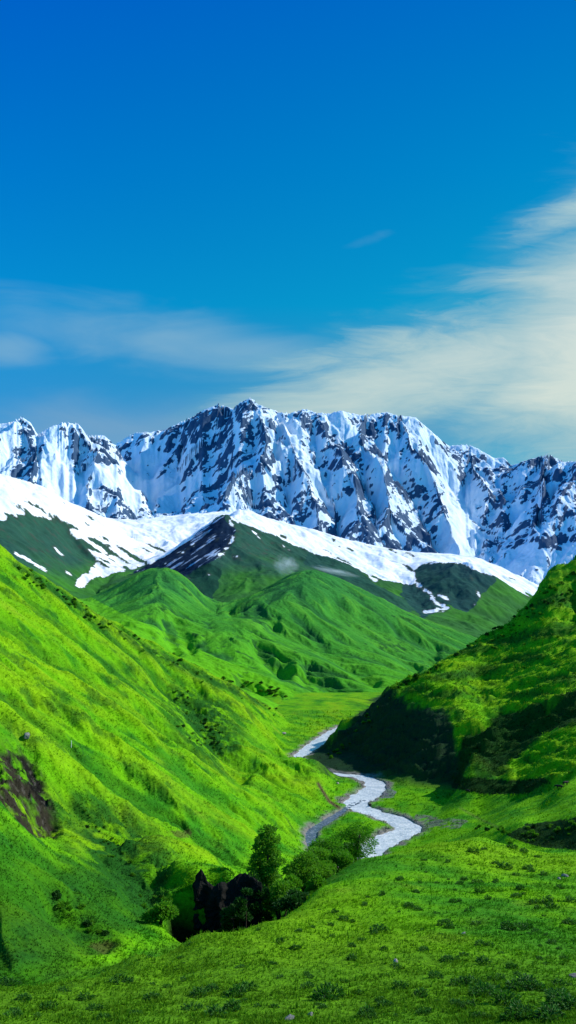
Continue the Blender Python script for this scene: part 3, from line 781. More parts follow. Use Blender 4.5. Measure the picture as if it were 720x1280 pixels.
    c = mixc(c, (.008, .008, .007), soil * inside([(8, 925), (30, 930), (48, 955), (62, 985), (70, 1015), (52, 1005), (34, 980), (14, 955)], PX + mid * 6, PY + mid * 6) * .9)  # shadow under the scar's lip painted near-black
    c = mixc(c, (.09, .08, .065), soil * sstep(.15, .4, fbm(X / .9, Y / .9, 3, 450)) * .8)
    for p, q_, rx, ry in ((228, 1042, 12, 4), (130, 1186, 14, 9)):
        m = sstep(1.3, .6, np.hypot((PX - p) / rx, (PY - q_) / ry) + nf * 1.6 + nm)
        c = mixc(c, (.07, .06, .02), m * ml * .7)
    # the river cliff on the right: scrubby rock, its shadow painted in near-black
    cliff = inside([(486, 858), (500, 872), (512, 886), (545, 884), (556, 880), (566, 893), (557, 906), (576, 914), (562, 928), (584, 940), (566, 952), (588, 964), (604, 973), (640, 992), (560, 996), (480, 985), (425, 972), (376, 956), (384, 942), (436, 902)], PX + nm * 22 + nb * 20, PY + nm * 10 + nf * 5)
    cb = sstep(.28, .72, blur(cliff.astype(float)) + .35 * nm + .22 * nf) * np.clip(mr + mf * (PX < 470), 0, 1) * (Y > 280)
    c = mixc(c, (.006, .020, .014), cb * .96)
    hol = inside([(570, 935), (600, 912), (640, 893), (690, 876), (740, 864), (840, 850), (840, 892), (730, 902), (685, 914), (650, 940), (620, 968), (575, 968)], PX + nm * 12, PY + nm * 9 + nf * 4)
    c = mixc(c, (.006, .034, .006), sstep(.25, .6, blur(hol.astype(float)) + .3 * nm + .15 * nf) * mr * .95)  # shadow in the hill's hollow painted near-black
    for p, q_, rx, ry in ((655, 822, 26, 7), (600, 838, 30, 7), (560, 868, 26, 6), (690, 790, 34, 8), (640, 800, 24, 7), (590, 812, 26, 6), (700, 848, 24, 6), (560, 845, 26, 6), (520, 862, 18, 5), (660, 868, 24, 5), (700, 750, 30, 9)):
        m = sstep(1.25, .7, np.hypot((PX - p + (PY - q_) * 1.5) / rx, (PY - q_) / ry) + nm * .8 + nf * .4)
        c = mixc(c, (.012, .075, .006), m * mr * .75)  # slanted shadow bands painted across the hill
    b1 = inside([(565, 968), (580, 971), (620, 975), (684, 973), (690, 980), (660, 993), (600, 992), (565, 985)], PX + nm * 8, PY + nm * 3) | inside([(636, 1046), (660, 1031), (720, 1022), (840, 1020), (840, 1070), (700, 1062), (665, 1056)], PX + nm * 10, PY + nm * 5)
    c = mixc(c, (.006, .03, .006), b1 * .95 * (1 - mm))  # shadow under the bench rim and on the scarp painted in
    rterr = sstep(.05, .5, -terr + nm * .8) * mr
    c = mixc(c, (.02, .12, .006), rterr * .12)  # faint shadow painted under the terrace steps
    top_r = sstep(10, 60, Z) * mr
    c = mixc(c, (.03, .15, .01), top_r * .4)
    gul = np.exp(-(dline([(330, 1150), (250, 1178), (200, 1190), (140, 1212), (60, 1220)], PX, PY)[0] / 8) ** 2) * (ml + mf)
    c = mixc(c, (.03, .12, .01), gul * .6)
    c = mixc(c, (.004, .008, .004), np.clip(hw * 1.6, 0, 1) * .97)  # deep shadow of the hollow painted onto its ground
    # gravel and wet stones by the water
    g = sstep(4.2, .4, np.minimum(q, q2 + .8) + nm * 4.0 + nf * 1.5) * (Y > 190)
    c = mixc(c, (.20, .19, .17), g)
    c = mixc(c, (.05, .05, .05), g * sstep(.1, .4, nf) * .8)
    wash = inside([(520, 1018), (545, 1021), (588, 1026), (575, 1036), (545, 1036), (528, 1046), (515, 1045)], PX + nm * 6, PY + nm * 3) & (Y > 160)
    c = mixc(c, (.16, .17, .14), wash * sstep(-.2, .25, nf + nm) * .8)
    bar = inside([(468, 986), (482, 980), (496, 990), (492, 997), (476, 998)], PX + nm * 4, PY)
    tr = dline([(575, 1010), (600, 1024), (622, 1034)], PX, PY)[0]
    c = mixc(c, (.10, .15, .03), np.exp(-(tr / 1.6) ** 2) * .6 * mf)
    c = mixc(c, (.15, .16, .17), bar * (.6 + .4 * sstep(-.2, .2, nf)))
    # footpath cut along the foot of the left hillside
    pd = dline([(398, 980), (404, 990), (412, 1002), (424, 1010)], PX, PY)[0]
    c = mixc(c, (.09, .055, .035), np.exp(-((pd + nf) / 2.2) ** 2) * (Y > 190))
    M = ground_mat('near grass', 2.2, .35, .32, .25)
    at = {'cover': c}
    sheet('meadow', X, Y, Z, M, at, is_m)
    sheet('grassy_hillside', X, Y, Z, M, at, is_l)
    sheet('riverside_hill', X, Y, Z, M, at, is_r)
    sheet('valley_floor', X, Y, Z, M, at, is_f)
    NEAR = dict(A=A, Y=Y, X=X, Z=Z, ml=ml, mr=mr, mm=mm, mf=mf, c=c, near_r=near_r, PX=PX, PY=PY, cb=cb, sb=sb)


def ribbon(name, line, grow, mat, seed):
    P = line[:, :2]; T = np.gradient(P, axis=0); T /= np.linalg.norm(T, axis=1)[:, None]
    N = np.stack([-T[:, 1], T[:, 0]], 1)
    k = 9; V = []
    for s in np.linspace(-1, 1, k):
        Q = P + N * (s * (line[:, 2] * 1.0 + grow))[:, None]
        z = river_level(Q[:, 1]) + fbm(Q[:, 0] / 1.5, Q[:, 1] / 1.5, 3, seed) * .07
        V.append(np.c_[Q, z])
    V = np.stack(V, 1).reshape(-1, 3)
    o = mesh_np(name, V, grid_quads(len(P), k), mat); o['kind'] = 'structure'
    return o


def water_mat(name, c1, c2, c3, rough):
    t = NT(name)
    co = t.n('ShaderNodeTexCoord').outputs['Object']
    n1 = t.noise(co, 1.1, 5, .7); n2 = t.noise(co, .3, 4, .6)
    c = t.mix(t.maprange(n2, .35, .65, 0, 1), c1, c2)
    c = t.mix(t.maprange(n1, .5, .66, 0, .9), c, c3)
    return t.out(t.bsdf(c, rough, t.bump(n1, .45, .9), .5).outputs[0])


build_mountain()
build_foothills()
MG = build_midhills()
build_near()
ribbon('river', RIV, 1.2, water_mat('glacial water', (.44, .52, .57), (.78, .82, .83), (.95, .96, .95), .25), 500)
ribbon('stream', STR, .4, water_mat('stream water', (.06, .09, .13), (.11, .15, .2), (.3, .35, .4), .15), 510)
# one sheet that carries the land on to the horizon, under everything else
g = np.linspace(-40000, 40000, 61)
GX, GY = np.meshgrid(g, g)
sheet('ground', GX, GY, np.full(GX.shape, -160.) , plain_mat('far ground', (.03, .10, .015), (.05, .14, .02), .01, .95, 1), {})


# ================================================================== placing things on the near ground
def ground_z(x, y):
    A, Y, Z = NEAR['A'], NEAR['Y'], NEAR['Z']
    nr, nc = A.shape
    a = x / y
    fc = (a - A[0, 0]) / (A[0, -1] - A[0, 0]) * (nc - 1)
    fr = (math.log(y) - math.log(Y[0, 0])) / (math.log(Y[-1, 0]) - math.log(Y[0, 0])) * (nr - 1)
    c0 = int(np.clip(math.floor(fc), 0, nc - 2)); r0 = int(np.clip(math.floor(fr), 0, nr - 2))
    u = fc - c0; v = fr - r0
    return float((Z[r0, c0] * (1 - u) + Z[r0, c0 + 1] * u) * (1 - v) + (Z[r0 + 1, c0] * (1 - u) + Z[r0 + 1, c0 + 1] * u) * v)


def seen(px, py, S=None):
    """first ground point along the sight line"""
    S = S or NEAR
    A, Y, PYs = S['A'], S['Y'], S['PY']
    c = int(np.argmin(np.abs(A[0] * F0 + CX - px)))
    r = int(np.argmax(PYs[:, c] <= py))
    return (px - CX) / F0 * Y[r, c], Y[r, c]


class Leaves:
    """collects leaf-sized faces, each a bent diamond"""

    def __init__(self): self.V = []; self.F = []; self.T = []; self.n = 0

    def add(self, P, D, N, L, W, T, bend=.25):
        """P roots, D directions, N side vectors, L lengths, W widths, T tint"""
        m = len(P)
        up = np.cross(N, D)
        a = P; b = P + D * (L * .5)[:, None] + N * (W * .5)[:, None] + up * (L * bend * .3)[:, None]
        d = P + D * (L * .5)[:, None] - N * (W * .5)[:, None] + up * (L * bend * .3)[:, None]
        e = P + D * L[:, None] - up * (L * bend)[:, None]
        self.V.append(np.stack([a, b, e, d], 1).reshape(-1, 3))
        i = np.arange(m)[:, None] * 4 + self.n + np.arange(4)[None]
        self.F.append(i); self.T.append(np.repeat(T, 4)); self.n += 4 * m

    def build(self, name, mat, parent=None):
        return mesh_np(name, np.concatenate(self.V), np.concatenate(self.F), mat, False, {'tint': np.concatenate(self.T)}, parent)


def unit(v): return v / (np.linalg.norm(v, axis=-1, keepdims=True) + 1e-9)


def crown_leaves(lv, centres, radii, n, size, rng, droop=.2):
    centres = np.array(centres); radii = np.array(radii)
    w = radii ** 2; k = rng.choice(len(centres), n, p=w / w.sum())
    d = unit(rng.normal(size=(n, 3))); d[:, 2] = np.abs(d[:, 2]) * .7 + d[:, 2] * .3; d = unit(d)
    r = rng.random(n) ** .35
    P = centres[k] + d * (radii[k] * r)[:, None] * np.array([1, 1, .85])
    D = unit(d + rng.normal(size=(n, 3)) * .7 - np.array([0, 0, droop]))
    N = unit(np.cross(D, rng.normal(size=(n, 3))))
    L = size * rng.uniform(.6, 1.5, n); W = L * rng.uniform(.4, .75, n)
    zc = centres[:, 2]
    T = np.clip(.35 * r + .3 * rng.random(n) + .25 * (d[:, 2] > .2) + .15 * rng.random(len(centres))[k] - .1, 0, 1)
    lv.add(P, D, N, L, W, T)


def tube(pts, r0, r1, k=7):
    V = []; n = len(pts)
    for i, p in enumerate(pts):
        q = Vector(pts[min(i + 1, n - 1)]) - Vector(pts[max(i - 1, 0)]); q.normalize()
        a = q.orthogonal().normalized(); b = q.cross(a)
        r = r0 + (r1 - r0) * i / (n - 1)
        for j in range(k):
            t = 2 * math.pi * j / k
            V.append(tuple(Vector(p) + a * (r * math.cos(t)) + b * (r * math.sin(t))))
    Fq = [[i * k + j, i * k + (j + 1) % k, (i + 1) * k + (j + 1) % k, (i + 1) * k + j] for i in range(n - 1) for j in range(k)]
    return V, Fq


def join(parts):
    V = []; Fq = []
    for v, f in parts:
        o = len(V); V += list(v); Fq += [[i + o for i in q] for q in f]
    return np.array(V), np.array(Fq)


def empty(name, loc, rz=0.):
    o = bpy.data.objects.new(name, None); COL.objects.link(o); o.location = loc; o.rotation_euler = (0, 0, rz); o.empty_display_size = .3
    return o


BARK = plain_mat('bark', (.03, .022, .015), (.09, .07, .05), 6, .95, .05)
LEAF_TREE = leaf_mat('tree leaf', (.028, .14, .006), (.17, .44, .012), .5)
LEAF_BUSH = leaf_mat('bush leaf', (.02, .12, .006), (.14, .42, .008), .5)
LEAF_DARK = leaf_mat('dark bush leaf', (.006, .04, .006), (.03, .14, .008))
LEAF_WEED = leaf_mat('weed leaf', (.010, .055, .005), (.06, .23, .008))


def make_bush(name, w, h, n, size, mat, seed, stems=4, loc=(0, 0, 0)):
    rng = np.random.default_rng(seed)
    o = empty(name, loc)
    cs = []; rs = []
    m = max(5, int(6 + n / 900))
    for i in range(m):
        t = rng.random() * 2 * math.pi; r = math.sqrt(rng.random()) * .36 * w
        zz = rng.uniform(.3, .8) * h * (1 - .5 * (r / (.5 * w)))
        cs.append((r * math.cos(t), r * math.sin(t), zz)); rs.append(rng.uniform(.16, .27) * min(w, h * 1.3))
    lv = Leaves(); crown_leaves(lv, cs, rs, n, size, rng); lv.build('crown', mat, o)
    parts = []
    for i in range(stems):
        c = cs[i]
        parts.append(tube([(c[0] * .1, c[1] * .1, -.3), (c[0] * .5, c[1] * .5, c[2] * .5), c], .035 * w, .012 * w, 5))
    V, Fq = join(parts); mesh_np('stem', V, Fq, BARK, True, None, o)
    return o


def copy_tree(o):
    c = o.copy(); COL.objects.link(c)
    for ch in o.children:
        d = ch.copy(); COL.objects.link(d); d.parent = c
    return c


def make_tree(name, loc, h, w, n, seed, size, mat):
    rng = np.random.default_rng(seed); o = empty(name, loc)
    cs = []; rs = []; parts = []
    tp = [(.15 * math.sin(i * 1.3), .12 * math.cos(i * 1.7), h * .95 * i / 8) for i in range(9)]; tp[0] = (0, 0, -1.0)
    parts.append(tube(tp, .024 * h, .004 * h, 9))
    m = 62
    for i in range(m):
        f = .12 + .86 * (i + rng.random()) / m
        prof = (.5 + .5 * min(1, f / .3)) * (1 - max(0, (f - .5) / .55) ** 1.9) * w / 2 + .15
        t = i * 2.4 + rng.uniform(-.6, .6); r = prof * rng.uniform(.25, .92)
        c = (r * math.cos(t), r * math.sin(t), f * h + rng.uniform(-.3, .3)); cs.append(c); rs.append(rng.uniform(.12, .24) * w * (.55 + .45 * prof / (w / 2)))
        if i % 2 == 0:
            z0 = max(.4, f * h - r * .9)
            parts.append(tube([(0, 0, z0), (c[0] * .5, c[1] * .5, z0 + (c[2] - z0) * .4), c], .006 * h, .0015 * h, 5))
    V, Fq = join(parts); mesh_np('trunk', V, Fq, BARK, True, None, o)
    lv = Leaves(); crown_leaves(lv, cs, rs, n, size, rng, .35); lv.build('crown', mat, o)
    return o


# ------------------------------------------------------------------ the tree and the shrubs by the gully
def on_ground(px, y, sink=.2):
    x = (px - CX) / F0 * y
    return (x, y, ground_z(x, y) - sink)


def top_height(py, y, z): return (HY - py) / F0 * y - z


L0 = on_ground(334, 112)
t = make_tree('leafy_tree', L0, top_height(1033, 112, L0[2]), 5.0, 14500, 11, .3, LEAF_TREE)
tag(t, 'tall narrow leafy green tree standing beside the gully, its top ragged', 'tree')
for nm, px, y, w, top, n, seed, mat, lab in (
        ('shrub', 318, 106, 4.4, 1100, 5000, 21, LEAF_DARK, 'dark green shrub between the black rock and the tall tree'),
        ('shrub', 308, 109, 4.4, 1080, 4800, 29, LEAF_DARK, 'dark shrub growing on top of the black outcrop, touching the tall tree'),
        ('shrub', 291, 101.5, 3.0, 1108, 3600, 51, LEAF_DARK, 'dark shrub covering the middle of the black outcrop'),
        ('shrub', 306, 101.5, 3.2, 1100, 3800, 52, LEAF_DARK, 'dark shrub at the right end of the black outcrop, left of the tall tree'),
        ('shrub', 270, 101, 2.2, 1128, 2600, 53, LEAF_DARK, 'smallest dark shrub, at the foot of the black outcrop'),
        ('shrub', 352, 106, 4.4, 1104, 4500, 22, LEAF_TREE, 'low bright green shrub at the right foot of the tall tree'),
        ('shrub', 383, 128, 7.2, 1066, 6400, 23, LEAF_TREE, 'broad green shrub in the gully to the right of the tall tree'),
        ('shrub', 412, 150, 8.6, 1046, 7600, 24, LEAF_BUSH, 'loose green shrub behind the meadow edge, between the broad shrub and the riverside shrub'),
        ('shrub', 440, 165, 10.5, 1026, 9500, 25, LEAF_BUSH, 'large airy green shrub nearest the river bend, above the meadow edge'),
        ('shrub', 398, 138, 7.0, 1062, 5600, 30, LEAF_TREE, 'soft green shrub filling the gap in the middle of the gully thicket'),
        ('shrub', 362, 118, 5.0, 1088, 4600, 40, LEAF_BUSH, 'rounded green shrub just right of the tall tree, at the start of the thicket'),
        ('shrub', 425, 140, 5.0, 1066, 4200, 41, LEAF_BUSH, 'low shrub in front of the thicket, on the rim above the river'),
        ('shrub', 368, 100, 4.6, 1116, 4200, 26, LEAF_DARK, 'squat dark shrub in the hollow at the edge of the meadow'),
        ('shrub', 395, 112, 3.6, 1096, 3600, 27, LEAF_BUSH, 'small bright shrub on the rim of the meadow above the hollow'),
        ('shrub', 200, 92, 3.2, 1130, 3000, 28, LEAF_TREE, 'small green shrub at the foot of the left hillside, left of the black rock')):
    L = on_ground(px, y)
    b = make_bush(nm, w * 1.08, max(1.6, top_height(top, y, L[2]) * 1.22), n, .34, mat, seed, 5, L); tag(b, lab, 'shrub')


# ------------------------------------------------------------------ rocks
def make_rock(name, sx, sy, sz, seed, mat, sub=4, rough=.35, flat=0.):
    import bmesh
    bm = bmesh.new(); bmesh.ops.create_icosphere(bm, subdivisions=sub, radius=1)
    V = np.array([v.co[:] for v in bm.verts]); Fq = np.array([[v.index for v in f.verts] for f in bm.faces]); bm.free()
    rng = np.random.default_rng(seed)
    for i in range(9):                                   # cleave the lump with planes so it has facets
        n = unit(rng.normal(size=3)); d = rng.uniform(.55, .85)
        s_ = V @ n; V = V - np.outer(np.maximum(s_ - d, 0) * .9, n)
    r = 1 + rough * (fbm(V[:, 0] * 1.7 + V[:, 2] + seed, V[:, 1] * 1.7 - V[:, 2] * .8, 4, seed)) * .5
    V = V * r[:, None] * np.array([sx, sy, sz])
    return mesh_np(name, V, Fq, mat, False)


ROCK_DARK = plain_mat('near-black rock', (.003, .0035, .003), (.014, .014, .010), 1.2, .9, .3)  # so dark to put the outcrop's shadow into its colour
ROCK_GREY = plain_mat('grey stone', (.08, .085, .08), (.27, .27, .25), 3, .85, .05)
ROCK_DULL = plain_mat('dull stone', (.05, .055, .05), (.17, .17, .155), 3, .9, .05)
ROCK_PALE = plain_mat('pale stone', (.24, .20, .18), (.42, .37, .34), 4, .85, .04)


def make_outcrop(name, prof, y, base, depth, mat):
    """a rock wall with a broken top edge; prof is (column, row) along the top"""
    nu, nv = 110, 40
    px = np.linspace(prof[0][0], prof[-1][0], nu); top = np.interp(px, [p[0] for p in prof], [p[1] for p in prof]) + perlin(px / 4.1, px * 0, 9) * 1.6 + perlin(px / 1.3, px * 0, 10) * .5
    V = []
    for side in (0, 1):
        for k in range(nv):
            v = k / (nv - 1)
            x = (px - CX) / F0 * y; zt = (HY - top) / F0 * y; zb = (HY - base) / F0 * y
            z = zb + (zt - zb) * v
            n = ridged(x / 2.2 + z * .25, z / 1.5 - x * .3, 4, 700 + side) * .8 + fbm(x / .7, z / .7, 3, 702) * .3 + fbm(x / 2.6 + 3, z / 7, 2, 703) * 2.2
            th = depth * (1 - v) ** .7 * (np.clip(np.minimum(np.arange(nu), np.arange(nu)[::-1]) / 9, 0, 1)) ** .5
            yy = y - v * -1.2 + (th * (.5 + .5 * n) + .1 if side else -th * .45 * (.4 + n) - .02) + .5 * np.sin(px / 9.)
            V.append(np.stack([x + perlin(z * 1.3, x * .7, 5) * .25, yy, z + perlin(x * 2, z * 2, 8) * .15 * (v < .98)], 1))
    V = np.concatenate(V); f = grid_quads(nv, nu); Fq = [f, f[:, ::-1] + nu * nv]
    i = np.arange(nu * nv).reshape(nv, nu); b = i + nu * nv
    for p, q in ((i[-1], b[-1]), (i[0][::-1], b[0][::-1]), (i[:, -1][::-1], b[:, -1][::-1]), (i[:, 0], b[:, 0])):
        Fq.append(np.stack([p[:-1], p[1:], q[1:], q[:-1]], 1))
    return mesh_np(name, V, np.concatenate(Fq), mat, False)


o = make_outcrop('rock_outcrop', [(238, 1128), (240, 1108), (244, 1097), (249, 1091), (254, 1097), (259, 1104), (265, 1111), (272, 1107), (277, 1105), (283, 1108), (289, 1104), (296, 1098), (304, 1096), (314, 1098), (326, 1106)], 104.6, 1186, 4.0, ROCK_DARK)
tag(o, 'rock outcrop, black with painted-in shadow, with a pointed left end, in the gully left of the tall tree', 'rock')
o = make_rock('rock', 1.1, .9, .6, 33, ROCK_DARK, 4, .5); o.location = (*spot(275, 1158, 82)[:2], ground_z(*spot(275, 1158, 82)[:2]) + .2)
tag(o, 'low dark rock in front of the outcrop at the rim of the meadow', 'rock')
for px, py, w, h, mat, lab in ((706, 1096, .6, .3, ROCK_GREY, 'grey stone lying in the meadow near the right edge, below the dark bank'),
                               (699, 1099, .4, .25, ROCK_GREY, 'small grey stone touching the left of the larger one below the dark bank'),
                               (580, 1168, .32, .2, ROCK_PALE, 'small pinkish stone among weeds in the middle of the right meadow'),
                               (495, 1203, .24, .2, ROCK_PALE, 'pale stone behind a weed clump in the middle of the meadow'),
                               (362, 1275, .3, .18, ROCK_GREY, 'grey stone at the bottom edge of the meadow, left of a twin'),
                               (388, 1269, .2, .14, ROCK_GREY, 'rounded grey stone at the bottom edge, right of its twin'),
                               (719, 1221, .45, .16, ROCK_DULL, 'flat grey stone at the right edge of the lower meadow'),
                               (33, 925, .9, .8, ROCK_GREY, 'grey boulder above the eroded scar on the left hillside'),
                               (443, 996, 1.3, .5, ROCK_GREY, 'dark grey rock in midstream of the white river'),
                               (476, 982, .7, .5, ROCK_DARK, 'dark boulder at the near shadowed bank of the river'),
                               (476, 996, .6, .4, ROCK_DARK, 'dark rock at the lower end of the gravel bar'),
                               (463, 1008, .7, .45, ROCK_DARK, 'dark rock on the inside of the river bend'),
                               (422, 980, .8, .5, ROCK_PALE, 'reddish stone beside the footpath end on the left bank'),
                               (354, 917, 2.0, .7, ROCK_PALE, 'low white rock on the far valley floor left of the upper river'),
                               (523, 1040, .9, .5, ROCK_DARK, 'dark stone on the right bank at the lower river bend')):
    x, y = seen(px, py)
    o = make_rock('stone', w, w * .75, h, int(px * 3 + py), mat, 3, .4); o.location = (x, y, ground_z(x, y) + h * .2); o.rotation_euler = (0, 0, px)
    tag(o, lab, 'stone')
# ------------------------------------------------------------------ weed clumps on the meadow
GROUP_W = 'weed clumps scattered on the meadow'
protos = []
for i in range(7):
    rng = np.random.default_rng(60 + i); lv = Leaves(); n = int(rng.integers(200, 340))
    t_ = rng.random(n) * 2 * math.pi; rr = np.sqrt(rng.random(n)) * .42
    P = np.c_[rr * np.cos(t_) * 1.25, rr * np.sin(t_), rng.random(n) ** 1.3 * .34 * (1.1 - rr)]
    D = unit(np.c_[np.cos(t_) * (.4 + rr), np.sin(t_) * (.4 + rr), rng.uniform(.15, 1.1, n)] + rng.normal(size=(n, 3)) * .25)
    N = unit(np.cross(D, np.c_[np.zeros((n, 2)), np.ones(n)] + rng.normal(size=(n, 3)) * .3)); L = rng.uniform(.08, .24, n)
    lv.add(P, D, N, L, L * rng.uniform(.3, .55, n), np.clip(rng.random(n) * .7 + P[:, 2], 0, 1))
    protos.append(lv)
WEEDS = [(12, 1232, 1.5), (60, 1262, 1.1), (108, 1250, 1.0), (118, 1262, .9), (140, 1230, .9), (150, 1224, 1.0), (160, 1228, .8), (230, 1225, .8), (310, 1238, 1.3), (296, 1245, 1.2), (265, 1240, .9), (248, 1245, 1.0), (270, 1270, 1.2), (290, 1262, .9),
         (240, 1262, .9), (415, 1246, 1.6), (405, 1250, 1.2), (458, 1270, 1.0), (482, 1258, 1.2), (530, 1268, 1.0), (526, 1245, .9), (495, 1210, .9), (474, 1165, 1.3), (468, 1168, .8), (530, 1189, 1.1), (512, 1134, 1.1), (523, 1138, .7), (440, 1200, .9),
         (384, 1236, .8), (388, 1222, .7), (430, 1228, .6), (350, 1222, .7), (440, 1184, .7), (452, 1176, .7), (480, 1188, .8), (556, 1157, 1.0), (562, 1160, .8), (600, 1182, 1.0), (595, 1156, .8), (612, 1182, .9), (585, 1140, .9), (635, 1162, 1.2), (648, 1163, 1.3),
         (660, 1160, 1.2), (670, 1165, 1.0), (668, 1130, 1.2), (684, 1128, 1.1), (690, 1136, 1.0), (712, 1155, 1.2), (716, 1128, 1.0), (645, 1122, 1.1), (610, 1124, 1.0), (560, 1202, .9), (580, 1195, .7), (605, 1206, .9), (640, 1210, .7), (575, 1233, 1.2), (592, 1232, 1.1),
         (605, 1245, 1.6), (614, 1243, 1.3), (645, 1238, 1.5), (655, 1235, 1.4), (670, 1238, 1.3), (690, 1246, 1.2), (700, 1255, 1.3), (632, 1255, 1.2), (585, 1258, 1.0), (570, 1256, .9), (700, 1232, 1.0), (714, 1262, 1.4), (655, 1270, 1.5), (600, 1272, 1.0), (640, 1275, 1.4), (690, 1274, 1.3),
         (620, 1080, 1.0), (632, 1086, 1.2), (625, 1082, .9), (660, 1086, 1.0), (672, 1072, 1.1), (592, 1066, 1.1), (605, 1062, 1.0), (640, 1060, 1.2), (655, 1066, 1.1), (580, 1100, .8), (597, 1104, 1.0), (575, 1105, .9), (620, 1102, .9), (645, 1094, 1.0), (664, 1090, 1.0), (700, 1110, .9),
         (650, 1112, 1.0), (680, 1094, .8), (560, 1078, .8), (530, 1076, .8), (500, 1100, .9), (478, 1118, .7), (546, 1104, .7), (520, 1116, .8), (456, 1132, .7), (430, 1150, .8), (415, 1172, .8), (370, 1186, .8), (390, 1160, .7), (350, 1178, .7), (340, 1206, .7), (300, 1210, .8),
         (566, 1128, .8), (600, 1116, .9), (545, 1142, .7), (690, 1180, .9), (706, 1200, .8), (675, 1200, .7), (625, 1225, .8), (545, 1222, .8), (500, 1236, .8), (450, 1242, .7), (30, 1250, .8), (80, 1240, .7), (190, 1250, .8), (170, 1268, .9), (130, 1275, .9), (210, 1235, .7), (15, 1272, 1.0)]
for _ in range(165):
    p_, q_ = random.uniform(0, 720), 1050 + 225 * random.random() ** 1.15
    if q_ > np.interp(p_, [0, 110, 160, 250, 340, 400, 450, 530, 600, 655, 720], [1245, 1235, 1205, 1176, 1156, 1122, 1085, 1066, 1056, 1072, 1080]): WEEDS.append((p_, q_, random.uniform(.34, .62)))
pm = [None] * 7
for i, (px, py, sc) in enumerate(WEEDS):
    k = i % 7
    if pm[k] is None: o = pm[k] = protos[k].build('weed_clump', LEAF_WEED)
    else: o = pm[k].copy(); COL.objects.link(o)
    x, y = seen(px, py); g = .75 + y / 170
    o.location = (x, y, ground_z(x, y) - .05); q = sc * g * random.uniform(.6, 1.0)
    o.scale = (q * 1.15, q, q * random.uniform(1.0, 1.5)); o.rotation_euler = (0, 0, random.uniform(0, 6.28))
    tag(o, 'low dark leafy weed clump growing in the foreground meadow', 'weed', GROUP_W)

# ------------------------------------------------------------------ bushes on the hillsides
bp = [make_bush('bush', 3.0, 2.4, 520, .46, [LEAF_DARK, LEAF_BUSH, LEAF_TREE][i % 3], 80 + i, 3) for i in range(6)]
used = [False] * 6


def put_bush(x, y, z, s, lab, grp, tall=1.0):
    k = random.randrange(6)
    if used[k]: o = copy_tree(bp[k])
    else: o = bp[k]; used[k] = True
    o.location = (x, y, z); o.scale = (s, s, s * tall); o.rotation_euler = (0, 0, random.uniform(0, 6.28))
    tag(o, lab, 'bush', grp)


def along(line, n, jx, jy):
    out = []
    for i in range(n):
        t_ = random.random() * (len(line) - 1); k = int(t_); u = t_ - k
        out.append((line[k][0] * (1 - u) + line[k + 1][0] * u + random.uniform(-jx, jx), line[k][1] * (1 - u) + line[k + 1][1] * u + random.uniform(-jy, jy)))
    return out


SKL = [(30, 712), (60, 729), (100, 756), (150, 788), (200, 814), (250, 838), (300, 863), (345, 888)]
for px, py in along(SKL[:4], 46, 7, 4.0) + along(SKL[3:6], 12, 9, 4) + along(SKL[5:], 12, 9, 4):
    x, y = seen(px, py + random.uniform(3, 9)); put_bush(x, y, ground_z(x, y) - .4, random.uniform(.35, .75) * random.choice((.7, 1, 1.3)), 'small bush in the dark ragged row along the crest of the left hillside', 'bushes along the crest of the left hillside')
for px, py in along([(215, 862), (240, 885), (262, 912), (285, 940)], 40, 13, 8) + along([(228, 905), (255, 930), (275, 935)], 14, 10, 5):
    x, y = seen(px, py); put_bush(x, y, ground_z(x, y) - .3, random.uniform(.3, .62), 'low bush in the shady furrow halfway up the left hillside', 'bushes in the furrow of the left hillside')
for px, py in along([(100, 1012), (140, 1050), (180, 1105), (205, 1150)], 26, 16, 12) + along([(60, 1120), (95, 1150), (140, 1180)], 14, 14, 9):
    x, y = seen(px, py); put_bush(x, y, ground_z(x, y) - .2, random.uniform(.16, .36), 'low bush in the dark gully at the foot of the left hillside', 'bushes in the lower gully of the left hillside')
for px, py in along([(720, 716), (690, 738), (650, 768), (600, 800), (560, 825), (520, 848), (492, 860)], 46, 3, 1):
    x, y = seen(px, py + 2.5); put_bush(x, y, ground_z(x, y) - .3, random.uniform(.5, 1.0), 'small bush on the skyline of the hill right of the river', 'bushes on the crest of the riverside hill', random.uniform(.9, 1.4))
for px, py in along([(715, 735), (680, 760), (640, 785), (610, 808)], 30, 10, 10):
    x, y = seen(px, py + 3); put_bush(x, y, ground_z(x, y) - .3, random.uniform(.4, .95), 'bush in the scrub below the crest of the riverside hill', 'bushes below the crest of the riverside hill')
for px, py in along([(408, 946), (440, 918), (470, 884), (488, 866)], 22, 5, 6):
    x, y = seen(px, py + 4); put_bush(x, y, ground_z(x, y) - .3, random.uniform(.4, .8), 'dark bush on the shadowed river cliff', 'bushes on the shadowed river cliff')
for px, py in along([(640, 1050), (665, 1045), (700, 1040), (720, 1036)], 26, 8, 9) + along([(600, 1036), (640, 1040)], 10, 12, 4):
    x, y = seen(px, py); put_bush(x, y, ground_z(x, y) - .2, random.uniform(.25, .5), 'dark bush growing on the shaded bank behind the meadow', 'bushes on the shaded bank behind the meadow')
x, y = seen(521, 849); 
o = make_bush('bush', 3.6, 4.2, 900, .5, LEAF_DARK, 97, 3, (x, y, ground_z(x, y) - .3)); tag(o, 'tallest bush on the skyline at the lower end of the riverside hill', 'bush')
MID = dict(A=MG[0], Y=MG[1], X=MG[2], Z=MG[3]); MID['PX'], MID['PY'] = pixels(MG[3], MG[0], MG[1])


